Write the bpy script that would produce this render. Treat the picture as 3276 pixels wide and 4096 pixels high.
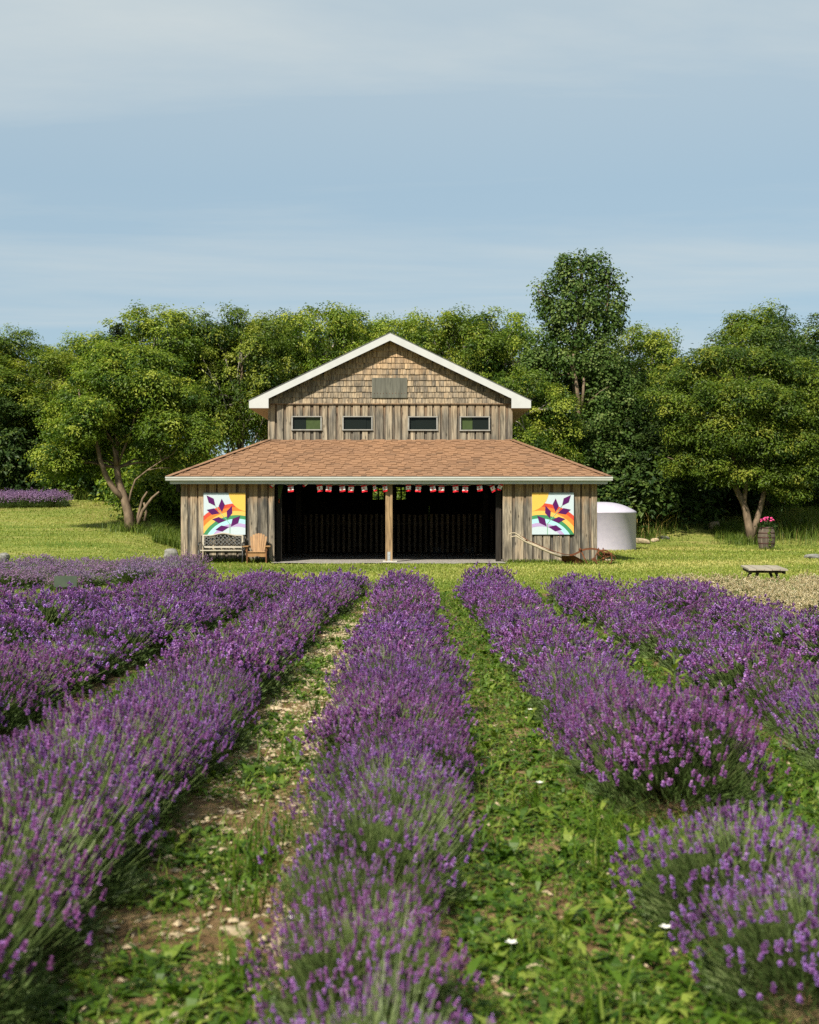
import bpy, math, random
import numpy as np
from mathutils import Vector, Matrix, Euler

R = math.radians
rng = np.random.default_rng(7)
random.seed(7)
for o in list(bpy.data.objects):
    bpy.data.objects.remove(o)
SC = bpy.context.scene
COL = SC.collection

# ------------------------------------------------------------------ camera, sky, sun, exposure
EYE = 1.5
cam_d = bpy.data.cameras.new('camera')
cam = bpy.data.objects.new('camera', cam_d)
COL.objects.link(cam)
cam.location = (0, 0, EYE)
cam.rotation_euler = (R(90), 0, 0)
cam_d.sensor_fit = 'VERTICAL'
cam_d.sensor_height = 36.0
cam_d.lens = 5000 / 4096 * 36
cam_d.clip_start = 0.1
cam_d.clip_end = 3000
cam_d.dof.use_dof = True
cam_d.dof.focus_distance = 37.0
cam_d.dof.aperture_fstop = 3.8
SC.camera = cam

SUN_EL, SUN_SIDE = 43.0, 29.0          # height of the sun; degrees to the left of straight behind the camera
sun_vec = Vector((-math.sin(R(SUN_SIDE)) * math.cos(R(SUN_EL)), -math.cos(R(SUN_SIDE)) * math.cos(R(SUN_EL)), math.sin(R(SUN_EL))))
sun_d = bpy.data.lights.new('sun', 'SUN')
sun = bpy.data.objects.new('sun', sun_d)
COL.objects.link(sun)
sun_d.energy = 5.0
sun_d.angle = R(2.2)
sun_d.color = (1.0, 0.93, 0.80)
sun.location = (-20, -30, 40)
sun.rotation_euler = (-sun_vec).to_track_quat('-Z', 'Y').to_euler()

world = bpy.data.worlds.new('World')
SC.world = world
world.use_nodes = True
wn, wl = world.node_tree.nodes, world.node_tree.links
wn.clear()
w_out = wn.new('ShaderNodeOutputWorld')
w_bg = wn.new('ShaderNodeBackground')
w_sky = wn.new('ShaderNodeTexSky')
w_sky.sky_type = 'NISHITA'
w_sky.sun_disc = False
w_sky.sun_elevation = R(SUN_EL)
w_sky.sun_rotation = math.atan2(sun_vec.x, sun_vec.y)
w_sky.air_density = 1.0
w_sky.dust_density = 0.7
w_sky.ozone_density = 1.6
w_bg.inputs['Strength'].default_value = 0.061
w_tc = wn.new('ShaderNodeTexCoord')
w_sep = wn.new('ShaderNodeSeparateXYZ')
wl.new(w_tc.outputs['Generated'], w_sep.inputs[0])


def wmath(op, a, b=None, c=None):
    n = wn.new('ShaderNodeMath'); n.operation = op
    for i, v in enumerate((a, b, c)):
        if v is None: continue
        if isinstance(v, (int, float)): n.inputs[i].default_value = v
        else: wl.new(v, n.inputs[i])
    return n.outputs[0]


# a thin high cloud sheet: noise on the plane where the view ray meets a layer overhead
zc = wmath('ADD', wmath('MAXIMUM', w_sep.outputs[2], 0.0), 0.055)
w_cmb = wn.new('ShaderNodeCombineXYZ')
wl.new(wmath('DIVIDE', w_sep.outputs[0], zc), w_cmb.inputs[0])
wl.new(wmath('DIVIDE', w_sep.outputs[1], zc), w_cmb.inputs[1])
w_map = wn.new('ShaderNodeMapping')
w_map.inputs['Scale'].default_value = (0.5, 1.5, 1)
w_map.inputs['Location'].default_value = (3.1, 0.35, 0)
wl.new(w_cmb.outputs[0], w_map.inputs[0])
w_noi = wn.new('ShaderNodeTexNoise')
w_noi.inputs['Scale'].default_value = 0.75
w_noi.inputs['Detail'].default_value = 7
w_noi.inputs['Roughness'].default_value = 0.58
w_noi.inputs['Distortion'].default_value = 0.35
wl.new(w_map.outputs[0], w_noi.inputs['Vector'])
w_rmp = wn.new('ShaderNodeValToRGB')
w_rmp.color_ramp.elements[0].position = 0.42
w_rmp.color_ramp.elements[1].position = 0.70
wl.new(w_noi.outputs[0], w_rmp.inputs[0])
w_veil = wmath('MULTIPLY', wmath('MINIMUM', wmath('MAXIMUM', wmath('SUBTRACT', w_sep.outputs[2], 0.25), 0.0), 0.14), 3.2)
w_hi = wmath('ADD', wmath('MULTIPLY_ADD', w_rmp.outputs[0], 0.62, 0.02), w_veil)
w_mix = wn.new('ShaderNodeMixRGB')
wl.new(w_hi, w_mix.inputs[0])
w_hsv = wn.new('ShaderNodeHueSaturation')
w_hsv.inputs['Saturation'].default_value = 0.80
w_hsv.inputs['Value'].default_value = 1.0
wl.new(w_sky.outputs[0], w_hsv.inputs['Color'])
w_tint = wn.new('ShaderNodeMixRGB'); w_tint.blend_type = 'MULTIPLY'; w_tint.inputs[0].default_value = 1.0
w_tint.inputs[2].default_value = (0.84, 1.0, 0.97, 1)
wl.new(w_hsv.outputs[0], w_tint.inputs[1])
w_haze = wn.new('ShaderNodeMixRGB'); w_haze.inputs[0].default_value = 0.76
w_haze.inputs[2].default_value = (3.5, 4.75, 5.75, 1)
wl.new(w_tint.outputs[0], w_haze.inputs[1])
wl.new(w_haze.outputs[0], w_mix.inputs[1])
w_mix.inputs[2].default_value = (5.5, 6.0, 6.05, 1)
wl.new(w_mix.outputs[0], w_bg.inputs['Color'])
wl.new(w_bg.outputs[0], w_out.inputs[0])

SC.view_settings.view_transform = 'Standard'
SC.view_settings.look = 'None'
SC.view_settings.exposure = 0.95
SC.view_settings.gamma = 1.0
SC.view_settings.use_curve_mapping = False
SC.render.engine = 'CYCLES'
SC.cycles.max_bounces = 6
SC.cycles.diffuse_bounces = 3
SC.cycles.glossy_bounces = 2
SC.cycles.transmission_bounces = 4
SC.cycles.transparent_max_bounces = 4
SC.cycles.use_adaptive_sampling = True
SC.cycles.adaptive_threshold = 0.01
SC.cycles.use_denoising = False


# ------------------------------------------------------------------ helpers
def at(px, py, Y):
    """A point of the photograph (full-size pixels) taken out to the distance Y."""
    return Vector(((px - 1638) * Y / 5000, Y, EYE + (2048 - py) * Y / 5000))


def dat(px, py, Y):
    return at(px * 1.9002, py * 1.9002, Y)


def tag(o, label=None, cat=None, group=None, kind=None):
    if label: o['label'] = label
    if cat: o['category'] = cat
    if group: o['group'] = group
    if kind: o['kind'] = kind
    return o


def empty(name, loc, rz=0.0, label=None, cat=None, group=None):
    o = bpy.data.objects.new(name, None)
    o.empty_display_size = 0.2
    COL.objects.link(o)
    o.location = loc
    o.rotation_euler = (0, 0, rz)
    return tag(o, label, cat, group)


def link(name, me, parent=None, loc=None, rot=None, scale=None, basis=None):
    o = bpy.data.objects.new(name, me)
    COL.objects.link(o)
    if parent is not None: o.parent = parent
    if basis is not None: o.matrix_basis = basis
    if loc is not None: o.location = loc
    if rot is not None: o.rotation_euler = rot
    if scale is not None: o.scale = scale
    return o


def copy_tree(o, parent=None):
    c = o.copy()
    COL.objects.link(c)
    if parent is not None: c.parent = parent
    for ch in list(o.children): copy_tree(ch, c)
    return c


def np_mesh(name, verts, faces, mats, smooth=False, attrs=None, midx=None):
    """verts (N,3), faces (M,k) arrays; attrs: {name: per-vertex float array}."""
    verts = np.asarray(verts, np.float32); faces = np.asarray(faces, np.int32)
    me = bpy.data.meshes.new(name)
    me.vertices.add(len(verts)); me.vertices.foreach_set('co', verts.ravel())
    k = faces.shape[1]
    me.loops.add(faces.size); me.loops.foreach_set('vertex_index', faces.ravel())
    me.polygons.add(len(faces))
    me.polygons.foreach_set('loop_start', np.arange(0, faces.size, k, dtype=np.int32))
    me.polygons.foreach_set('loop_total', np.full(len(faces), k, np.int32))
    me.polygons.foreach_set('use_smooth', np.full(len(faces), bool(smooth)))
    for m in (mats if isinstance(mats, (list, tuple)) else [mats]): me.materials.append(m)
    if midx is not None: me.polygons.foreach_set('material_index', np.asarray(midx, np.int32))
    for n, a in (attrs or {}).items():
        at_ = me.attributes.new(n, 'FLOAT', 'POINT')
        at_.data.foreach_set('value', np.asarray(a, np.float32))
    me.update(calc_edges=True)
    return me


class MB:
    def __init__(s): s.v, s.f, s.m, s.sm = [], [], [], []

    def add(s, verts, faces, mi=0, smooth=False):
        b = len(s.v)
        s.v += [tuple(v) for v in verts]
        s.f += [tuple(i + b for i in f) for f in faces]
        s.m += [mi] * len(faces); s.sm += [smooth] * len(faces)
        return s

    def box(s, c, d, rot=None, mi=0, taper=1.0):
        x, y, z = d[0] / 2, d[1] / 2, d[2] / 2
        vs = [Vector(p) for p in ((-x, -y, -z), (x, -y, -z), (x, y, -z), (-x, y, -z), (-x * taper, -y * taper, z), (x * taper, -y * taper, z), (x * taper, y * taper, z), (-x * taper, y * taper, z))]
        if rot is not None:
            M = Euler(rot).to_matrix(); vs = [M @ v for v in vs]
        c = Vector(c)
        return s.add([v + c for v in vs], [(0, 3, 2, 1), (4, 5, 6, 7), (0, 1, 5, 4), (1, 2, 6, 5), (2, 3, 7, 6), (3, 0, 4, 7)], mi)

    def bar(s, a, b, w, t, up=(0, 0, 1), mi=0):
        """Rectangular bar from a to b, w across, t along 'up'."""
        a, b = Vector(a), Vector(b); d = (b - a).normalized(); u = Vector(up)
        sd = d.cross(u).normalized() * (w / 2); u = sd.cross(d).normalized() * (t / 2)
        vs = [p + i * sd + j * u for p in (a, b) for i, j in ((-1, -1), (1, -1), (1, 1), (-1, 1))]
        return s.add(vs, [(0, 1, 2, 3), (7, 6, 5, 4), (0, 4, 5, 1), (1, 5, 6, 2), (2, 6, 7, 3), (3, 7, 4, 0)], mi)

    def tube(s, pts, r, n=8, mi=0, cap=True, smooth=True, squash=1.0):
        pts = [Vector(p) for p in pts]
        rs = r if isinstance(r, (list, tuple)) else [r] * len(pts)
        up = Vector((0.13, 0.27, 0.95)); vs, fs = [], []
        for i, p in enumerate(pts):
            d = (pts[min(i + 1, len(pts) - 1)] - pts[max(i - 1, 0)]).normalized()
            if abs(d.dot(up)) > 0.97: up = Vector((0.95, 0.1, 0.2))
            a = d.cross(up).normalized(); b = a.cross(d)
            for k in range(n):
                t = 2 * math.pi * k / n
                vs.append(p + (a * math.cos(t) + b * math.sin(t) * squash) * rs[i])
        for i in range(len(pts) - 1):
            for k in range(n):
                q = i * n + k; q2 = i * n + (k + 1) % n
                fs.append((q, q2, q2 + n, q + n))
        if cap:
            fs.append(tuple(range(n - 1, -1, -1))); fs.append(tuple(range((len(pts) - 1) * n, len(pts) * n)))
        return s.add(vs, fs, mi, smooth)

    def lathe(s, prof, n=32, c=(0, 0, 0), mi=0, smooth=True):
        c = Vector(c); vs, fs = [], []
        for (r, z) in prof:
            for k in range(n):
                t = 2 * math.pi * k / n
                vs.append(c + Vector((r * math.cos(t), r * math.sin(t), z)))
        for i in range(len(prof) - 1):
            for k in range(n):
                q = i * n + k; q2 = i * n + (k + 1) % n
                fs.append((q, q2, q2 + n, q + n))
        return s.add(vs, fs, mi, smooth)

    def prism(s, poly, axis, d0, d1, mi=0):
        """Polygon given in the two other axes, extruded along axis ('x','y','z') from d0 to d1."""
        def mk(p, d):
            return {'x': (d, p[0], p[1]), 'y': (p[0], d, p[1]), 'z': (p[0], p[1], d)}[axis]
        n = len(poly)
        vs = [mk(p, d0) for p in poly] + [mk(p, d1) for p in poly]
        fs = [tuple(range(n)), tuple(range(2 * n - 1, n - 1, -1))]
        fs += [(i + n, (i + 1) % n + n, (i + 1) % n, i) for i in range(n)]
        return s.add(vs, fs, mi)

    def mesh(s, name, mats):
        me = bpy.data.meshes.new(name)
        me.from_pydata(s.v, [], s.f)
        for m in (mats if isinstance(mats, (list, tuple)) else [mats]): me.materials.append(m)
        me.polygons.foreach_set('material_index', np.array(s.m, np.int32))
        me.polygons.foreach_set('use_smooth', np.array(s.sm, bool))
        import bmesh
        bm = bmesh.new(); bm.from_mesh(me)
        bmesh.ops.recalc_face_normals(bm, faces=bm.faces)
        bm.to_mesh(me); bm.free(); me.update()
        return me

    def build(s, name, mats, parent=None, **k):
        return link(name, s.mesh(name, mats), parent, **k)


# ------------------------------------------------------------------ materials
KB = 0.84                                    # overall reflectance, set against the exposure above


class NT:
    def __init__(s, name):
        s.mat = bpy.data.materials.new(name); s.mat.use_nodes = True
        s.n, s.l = s.mat.node_tree.nodes, s.mat.node_tree.links
        s.bsdf = s.n['Principled BSDF']; s.out = s.n['Material Output']

    def node(s, t, **k):
        n = s.n.new(t)
        for a, v in k.items(): setattr(n, a, v)
        return n

    def set(s, sock, v):
        if isinstance(v, (int, float)): sock.default_value = v
        elif isinstance(v, (tuple, list)): sock.default_value = tuple(v) + ((1,) if len(v) == 3 and sock.type == 'RGBA' else ())
        else: s.l.new(v, sock)

    def pos(s, scale=(1, 1, 1), rand=0.0, kind='pos'):
        g = s.node('ShaderNodeNewGeometry').outputs['Position'] if kind == 'pos' else s.node('ShaderNodeTexCoord').outputs['Object']
        m = s.node('ShaderNodeMapping'); m.inputs['Scale'].default_value = scale
        s.l.new(g, m.inputs[0])
        if rand:
            oi = s.node('ShaderNodeObjectInfo'); v = s.node('ShaderNodeVectorMath', operation='SCALE')
            c = s.node('ShaderNodeCombineXYZ')
            for i in range(3): s.l.new(oi.outputs['Random'], c.inputs[i])
            s.l.new(c.outputs[0], v.inputs[0]); v.inputs['Scale'].default_value = rand
            s.l.new(v.outputs[0], m.inputs['Location'])
        return m.outputs[0]

    def noise(s, vec, scale, detail=4, rough=0.55, dist=0.0):
        n = s.node('ShaderNodeTexNoise')
        s.l.new(vec, n.inputs['Vector'])
        n.inputs['Scale'].default_value = scale; n.inputs['Detail'].default_value = detail
        n.inputs['Roughness'].default_value = rough; n.inputs['Distortion'].default_value = dist
        return n.outputs[0]

    def ramp(s, v, stops):
        r = s.node('ShaderNodeValToRGB'); el = r.color_ramp.elements
        while len(el) < len(stops): el.new(0.5)
        for e, (p, c) in zip(el, stops):
            e.position = p; e.color = (tuple(c) + (1,)) if len(c) == 3 else c
        s.l.new(v, r.inputs[0]); return r.outputs[0]

    def mix(s, f, a, b, mode='MIX'):
        m = s.node('ShaderNodeMixRGB', blend_type=mode)
        s.set(m.inputs[0], f); s.set(m.inputs[1], a); s.set(m.inputs[2], b)
        return m.outputs[0]

    def math(s, op, a, b=None):
        m = s.node('ShaderNodeMath', operation=op)
        s.set(m.inputs[0], a)
        if b is not None: s.set(m.inputs[1], b)
        return m.outputs[0]

    def rand(s): return s.node('ShaderNodeObjectInfo').outputs['Random']

    def attr(s, n): return s.node('ShaderNodeAttribute', attribute_name=n).outputs['Fac']

    def bump(s, h, st=0.3, dist=0.02):
        b = s.node('ShaderNodeBump'); b.inputs['Strength'].default_value = st; b.inputs['Distance'].default_value = dist
        s.l.new(h, b.inputs['Height']); s.l.new(b.outputs[0], s.bsdf.inputs['Normal'])

    def done(s, col, rough=0.7, spec=0.3, metal=0.0):
        col = s.mix(1.0, col, (KB, KB, KB), 'MULTIPLY')
        s.set(s.bsdf.inputs['Base Color'], col); s.set(s.bsdf.inputs['Roughness'], rough)
        s.bsdf.inputs['Specular IOR Level'].default_value = spec
        s.bsdf.inputs['Metallic'].default_value = metal
        return s.mat


def scale_col(c, k): return tuple(x * k for x in c)


def m_plain(name, a, b=None, scale=6, rough=0.6, spec=0.3, bump=0.15, metal=0.0, stretch=(1, 1, 1), objvar=0.0):
    t = NT(name); b = b or scale_col(a, 0.8)
    p = t.pos(stretch, rand=3.0)
    n = t.noise(p, scale, 5, 0.6)
    c = t.mix(t.ramp(n, [(0.35, (0, 0, 0)), (0.68, (1, 1, 1))]), a, b)
    if objvar: c = t.mix(1.0, c, t.ramp(t.rand(), [(0, (1 - objvar,) * 3), (1, (1 + objvar * 0.3,) * 3)]), 'MULTIPLY')
    if bump: t.bump(n, bump, 0.01)
    return t.done(c, rough, spec, metal)


def m_wood(name, pale, grey, dark, warm=None, zlo=0, zhi=1, vert=True, knots=True, warm_amt=1.0):
    """Weathered sawn boards: long grain, per-board tone, knots, and warm unweathered wood high up where rain never reaches."""
    t = NT(name)
    st = (14, 14, 0.9) if vert else (0.9, 14, 14)
    p = t.pos(st, rand=37.0)
    g = t.noise(p, 1.6, 6, 0.62, 0.6)
    p2 = t.pos((3, 3, 0.55) if vert else (0.55, 3, 3), rand=19.0)
    big = t.noise(p2, 1.3, 4, 0.6)
    c = t.ramp(big, [(0.30, grey), (0.52, scale_col(pale, 0.8)), (0.72, pale)])
    c = t.mix(t.ramp(g, [(0.38, (0.72,) * 3), (0.60, (0, 0, 0))]), c, dark)
    rnd = t.rand()
    c = t.mix(1.0, c, t.ramp(rnd, [(0, (0.55, 0.56, 0.57)), (0.5, (0.80, 0.80, 0.79)), (1, (1.02, 0.99, 0.93))]), 'MULTIPLY')
    if warm:
        pz = t.node('ShaderNodeSeparateXYZ'); t.l.new(t.node('ShaderNodeNewGeometry').outputs['Position'], pz.inputs[0])
        mr = t.node('ShaderNodeMapRange'); mr.inputs['From Min'].default_value = zlo; mr.inputs['From Max'].default_value = zhi
        t.l.new(pz.outputs[2], mr.inputs[0])
        w = t.math('ADD', mr.outputs[0], t.math('MULTIPLY', t.math('SUBTRACT', big, 0.5), 1.1))
        w = t.math('MULTIPLY', t.math('MINIMUM', t.math('MAXIMUM', w, 0.0), 1.0), warm_amt)
        cw = t.mix(t.ramp(g, [(0.36, (0.6,) * 3), (0.6, (0, 0, 0))]), warm, scale_col(warm, 0.35))
        c = t.mix(w, c, cw)
    if knots:
        v = t.node('ShaderNodeTexVoronoi'); v.inputs['Scale'].default_value = 1.0
        t.l.new(t.pos((6.5, 6.5, 2.1) if vert else (2.1, 6.5, 6.5), rand=11.0), v.inputs['Vector'])
        c = t.mix(t.ramp(v.outputs['Distance'], [(0.08, (0.75,) * 3), (0.16, (0, 0, 0))]), c, scale_col(dark, 0.6))
    t.bump(g, 0.5, 0.012)
    return t.done(c, 0.85, 0.15)


def m_leaf(name, a, b, c=None, trans=0.35, rough=0.5, objvar=0.25, spec=0.25):
    t = NT(name)
    f = t.attr('tint')
    stops = [(0.0, a), (0.6, b)] + ([(1.0, c)] if c else [])
    col = t.ramp(f, stops)
    if objvar: col = t.mix(1.0, col, t.ramp(t.rand(), [(0, (1 - objvar,) * 3), (1, (1 + objvar * .4,) * 3) ]), 'MULTIPLY')
    t.done(col, rough, spec)
    tr = t.node('ShaderNodeBsdfTranslucent'); t.l.new(t.mix(1.0, col, (1.25 * KB, 1.3 * KB, 0.7 * KB), 'MULTIPLY'), tr.inputs[0])
    ms = t.node('ShaderNodeMixShader'); ms.inputs[0].default_value = trans
    t.l.new(t.bsdf.outputs[0], ms.inputs[1]); t.l.new(tr.outputs[0], ms.inputs[2]); t.l.new(ms.outputs[0], t.out.inputs[0])
    return t.mat


M = {}
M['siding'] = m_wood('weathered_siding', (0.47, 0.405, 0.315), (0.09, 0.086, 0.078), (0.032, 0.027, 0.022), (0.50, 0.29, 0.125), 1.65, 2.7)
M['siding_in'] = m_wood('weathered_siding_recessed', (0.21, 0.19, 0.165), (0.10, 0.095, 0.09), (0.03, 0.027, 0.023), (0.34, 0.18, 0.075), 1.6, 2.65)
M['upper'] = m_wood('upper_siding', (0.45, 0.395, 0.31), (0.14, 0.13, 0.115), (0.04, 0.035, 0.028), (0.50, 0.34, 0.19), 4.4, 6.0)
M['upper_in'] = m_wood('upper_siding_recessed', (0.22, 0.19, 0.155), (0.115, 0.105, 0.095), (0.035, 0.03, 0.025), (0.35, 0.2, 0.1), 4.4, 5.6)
M['cedar'] = m_wood('cedar_shingle', (0.52, 0.42, 0.30), (0.19, 0.17, 0.145), (0.065, 0.05, 0.036), (0.56, 0.35, 0.18), 5.5, 7.4)
M['plywood'] = m_wood('grey_plywood', (0.25, 0.245, 0.20), (0.17, 0.17, 0.14), (0.09, 0.09, 0.075), knots=False)
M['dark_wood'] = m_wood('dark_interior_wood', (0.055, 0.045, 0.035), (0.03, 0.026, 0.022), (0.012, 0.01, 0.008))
M['picket'] = m_wood('old_picket_wood', (0.30, 0.21, 0.13), (0.17, 0.125, 0.085), (0.06, 0.046, 0.034))
M['post'] = m_wood('post_timber', (0.50, 0.34, 0.18), (0.36, 0.25, 0.15), (0.10, 0.065, 0.035))
M['white_trim'] = m_plain('white_painted_trim', (0.45, 0.46, 0.455), (0.41, 0.42, 0.415), 3, 0.5, 0.25, 0.02)
M['gutter'] = m_plain('white_gutter_paint', (0.50, 0.51, 0.485), (0.44, 0.455, 0.425), 2.5, 0.4, 0.3, 0.02)
M['soffit'] = m_plain('tan_soffit', (0.42, 0.34, 0.22), (0.36, 0.29, 0.19), 3, 0.6)
M['galv'] = m_plain('galvanised_steel', (0.55, 0.57, 0.58), (0.42, 0.44, 0.45), 9, 0.4, 0.5, 0.05, 0.6)
M['concrete'] = m_plain('pale_concrete', (0.55, 0.53, 0.47), (0.38, 0.36, 0.32), 8, 0.9, 0.1, 0.3)
M['window_frame'] = m_plain('grey_window_frame', (0.30, 0.295, 0.27), (0.22, 0.215, 0.20), 8, 0.8, 0.15)


def m_roof():
    t = NT('brown_asphalt_shingle')
    n = t.noise(t.pos((1, 1, 1)), 60, 3, 0.7)
    c = t.ramp(t.rand(), [(0, (0.11, 0.058, 0.035)), (0.10, (0.18, 0.095, 0.054)), (0.3, (0.22, 0.117, 0.066)), (0.7, (0.237, 0.127, 0.072)), (1, (0.258, 0.140, 0.08))])  # darkest tabs, here and in the tint ramp, paint in shadow dashes
    a = t.attr('tint')
    c2 = t.ramp(a, [(0, (0.11, 0.058, 0.035)), (0.10, (0.18, 0.095, 0.054)), (0.3, (0.22, 0.117, 0.066)), (0.7, (0.237, 0.127, 0.072)), (1, (0.258, 0.140, 0.08))])
    c = t.mix(t.ramp(a, [(0.0, (0, 0, 0)), (0.001, (1, 1, 1))]), c, c2)
    c = t.mix(0.35, c, t.ramp(n, [(0.3, (0.08, 0.05, 0.03)), (0.7, (0.40, 0.26, 0.16))]))
    b = t.noise(t.pos((0.5, 0.9, 0.9)), 1.2, 3)
    c = t.mix(1.0, c, t.ramp(b, [(0.3, (0.88, 0.88, 0.9)), (0.7, (1.08, 1.06, 1.02))]), 'MULTIPLY')
    t.bump(n, 0.35, 0.004)
    return t.done(c, 0.9, 0.15)


M['roof'] = m_roof()
M['leaf_maple'] = m_leaf('maple_leaf', (0.028, 0.07, 0.007), (0.145, 0.22, 0.018), (0.36, 0.40, 0.055), 0.38)
M['leaf_yellow'] = m_leaf('yellowing_maple_leaf', (0.03, 0.073, 0.007), (0.15, 0.23, 0.02), (0.37, 0.40, 0.055), 0.36)
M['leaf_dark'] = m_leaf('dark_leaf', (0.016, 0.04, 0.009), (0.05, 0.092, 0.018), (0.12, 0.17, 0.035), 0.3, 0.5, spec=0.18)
M['leaf_poplar'] = m_leaf('poplar_leaf', (0.032, 0.072, 0.012), (0.085, 0.145, 0.026), (0.20, 0.255, 0.075), 0.32, 0.5, spec=0.18)
M['leaf_conifer'] = m_leaf('conifer_needle', (0.01, 0.02, 0.008), (0.02, 0.035, 0.012), None, 0.1)
M['bark'] = m_plain('bark', (0.17, 0.125, 0.085), (0.07, 0.05, 0.035), 9, 0.9, 0.1, 0.8, stretch=(1, 1, .35))
M['bark_pale'] = m_plain('pale_bark', (0.21, 0.155, 0.105), (0.095, 0.07, 0.048), 7, 0.85, 0.1, 0.6, stretch=(1, 1, .4))
M['bark_grey'] = m_plain('dead_grey_bark', (0.36, 0.32, 0.27), (0.2, 0.175, 0.145), 7, 0.9, 0.1, 0.4)
M['weed'] = m_leaf('weed_leaf', (0.03, 0.078, 0.006), (0.09, 0.17, 0.013), (0.23, 0.29, 0.045), 0.4)
M['grass_blade'] = m_leaf('grass_blade', (0.115, 0.185, 0.022), (0.27, 0.32, 0.056), (0.52, 0.47, 0.16), 0.4, objvar=0)
M['wild_grass'] = m_leaf('wild_grass_blade', (0.06, 0.11, 0.014), (0.15, 0.20, 0.03), (0.46, 0.33, 0.12), 0.35, objvar=0)
M['lav_stem'] = m_leaf('lavender_stem', (0.065, 0.115, 0.026), (0.145, 0.205, 0.06), (0.26, 0.31, 0.12), 0.25, objvar=0.2)
M['lav_leaf'] = m_leaf('lavender_foliage', (0.04, 0.075, 0.018), (0.10, 0.155, 0.042), (0.23, 0.285, 0.115), 0.18, objvar=0.25)


def m_flower(name, stops, ov=0.18):
    t = NT(name)
    col = t.ramp(t.attr('tint'), stops)
    if ov: col = t.mix(1.0, col, t.ramp(t.rand(), [(0, (1.05, .95, .95)), (0.5, (.97, .97, 1)), (1, (.93, .98, 1.06))]), 'MULTIPLY')
    t.done(col, 0.65, 0.2)
    tr = t.node('ShaderNodeBsdfTranslucent'); t.l.new(t.mix(1.0, col, (KB, KB, KB), 'MULTIPLY'), tr.inputs[0])
    ms = t.node('ShaderNodeMixShader'); ms.inputs[0].default_value = 0.22
    t.l.new(t.bsdf.outputs[0], ms.inputs[1]); t.l.new(tr.outputs[0], ms.inputs[2]); t.l.new(ms.outputs[0], t.out.inputs[0])
    return t.mat


M['lav_flower'] = m_flower('lavender_flower', [(0.0, (0.085, 0.028, 0.08)), (0.22, (0.20, 0.066, 0.21)), (0.55, (0.33, 0.138, 0.40)), (0.82, (0.30, 0.165, 0.53)), (1.0, (0.56, 0.33, 0.62))])
M['lav_pale'] = m_flower('pale_lavender_flower', [(0.0, (0.20, 0.115, 0.20)), (0.4, (0.37, 0.23, 0.41)), (1.0, (0.56, 0.42, 0.62))])
M['lav_white'] = m_flower('faded_white_lavender_flower', [(0.0, (0.40, 0.32, 0.16)), (0.6, (0.62, 0.53, 0.32)), (1.0, (0.80, 0.74, 0.55))], 0)


def m_ground():
    t = NT('mown_grass')
    p = t.pos()
    big = t.noise(p, 0.11, 4, 0.55)
    med = t.noise(t.pos((0.35, 1.3, 1)), 0.8, 5, 0.6)
    fine = t.noise(p, 34, 3, 0.7)
    c = t.ramp(med, [(0.30, (0.10, 0.155, 0.022)), (0.50, (0.205, 0.24, 0.05)), (0.72, (0.34, 0.30, 0.10))])
    c = t.mix(t.ramp(big, [(0.48, (0, 0, 0)), (0.66, (0.8,) * 3)]), c, (0.27, 0.215, 0.07))
    c = t.mix(t.ramp(fine, [(0.3, (0.55,) * 3), (0.6, (0, 0, 0))]), c, (0.04, 0.07, 0.01))
    t.bump(fine, 0.8, 0.04)
    return t.done(c, 0.9, 0.1)


def m_soil():
    t = NT('field_soil')
    p = t.pos()
    n = t.noise(p, 5, 6, 0.65); f = t.noise(p, 45, 4, 0.7)
    c = t.ramp(n, [(0.3, (0.10, 0.06, 0.028)), (0.5, (0.21, 0.135, 0.065)), (0.72, (0.40, 0.29, 0.155))])
    c = t.mix(t.ramp(f, [(0.35, (0.6,) * 3), (0.6, (0, 0, 0))]), c, (0.08, 0.048, 0.024))
    t.bump(f, 0.9, 0.03)
    return t.done(c, 0.95, 0.1)


def m_gravel():
    t = NT('crushed_gravel')
    v = t.node('ShaderNodeTexVoronoi'); v.inputs['Scale'].default_value = 26
    t.l.new(t.pos(), v.inputs['Vector'])
    c = t.mix(0.75, (0.27, 0.25, 0.22), t.ramp(v.outputs['Color'], [(0.1, (0.10, 0.095, 0.085)), (0.9, (0.44, 0.41, 0.37))]))
    t.bump(v.outputs['Distance'], 0.8, 0.02)
    return t.done(c, 0.9, 0.15)


M['ground'] = m_ground(); M['soil'] = m_soil(); M['gravel'] = m_gravel()
M['stone'] = m_plain('limestone', (0.46, 0.375, 0.25), (0.30, 0.23, 0.15), 9, 0.9, 0.15, 0.6, objvar=0.25)
M['grey_stone'] = m_plain('grey_stone', (0.24, 0.235, 0.215), (0.10, 0.10, 0.09), 7, 0.9, 0.15, 0.7, objvar=0.15)
M['rust'] = m_plain('rusted_iron', (0.19, 0.065, 0.026), (0.065, 0.027, 0.015), 11, 0.8, 0.25, 0.5, 0.25)
M['iron'] = m_plain('black_cast_iron', (0.035, 0.037, 0.036), (0.018, 0.018, 0.018), 10, 0.5, 0.4, 0.2)
M['iron_grey'] = m_plain('grey_cast_iron', (0.13, 0.135, 0.13), (0.07, 0.07, 0.07), 10, 0.6, 0.4, 0.2)
M['bench_wood'] = m_plain('bleached_bench_wood', (0.46, 0.42, 0.345), (0.33, 0.30, 0.245), 9, 0.8, 0.2, 0.3, stretch=(.3, 1, 1), objvar=.1)
M['chair_wood'] = m_plain('golden_chair_wood', (0.34, 0.19, 0.075), (0.24, 0.125, 0.048), 8, 0.6, 0.3, 0.3, stretch=(1.4, 1.4, .2), objvar=.22)
M['chair_dark'] = m_plain('dark_chair_wood', (0.22, 0.095, 0.032), (0.13, 0.055, 0.02), 8, 0.65, 0.3, 0.3, objvar=.2)
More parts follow.
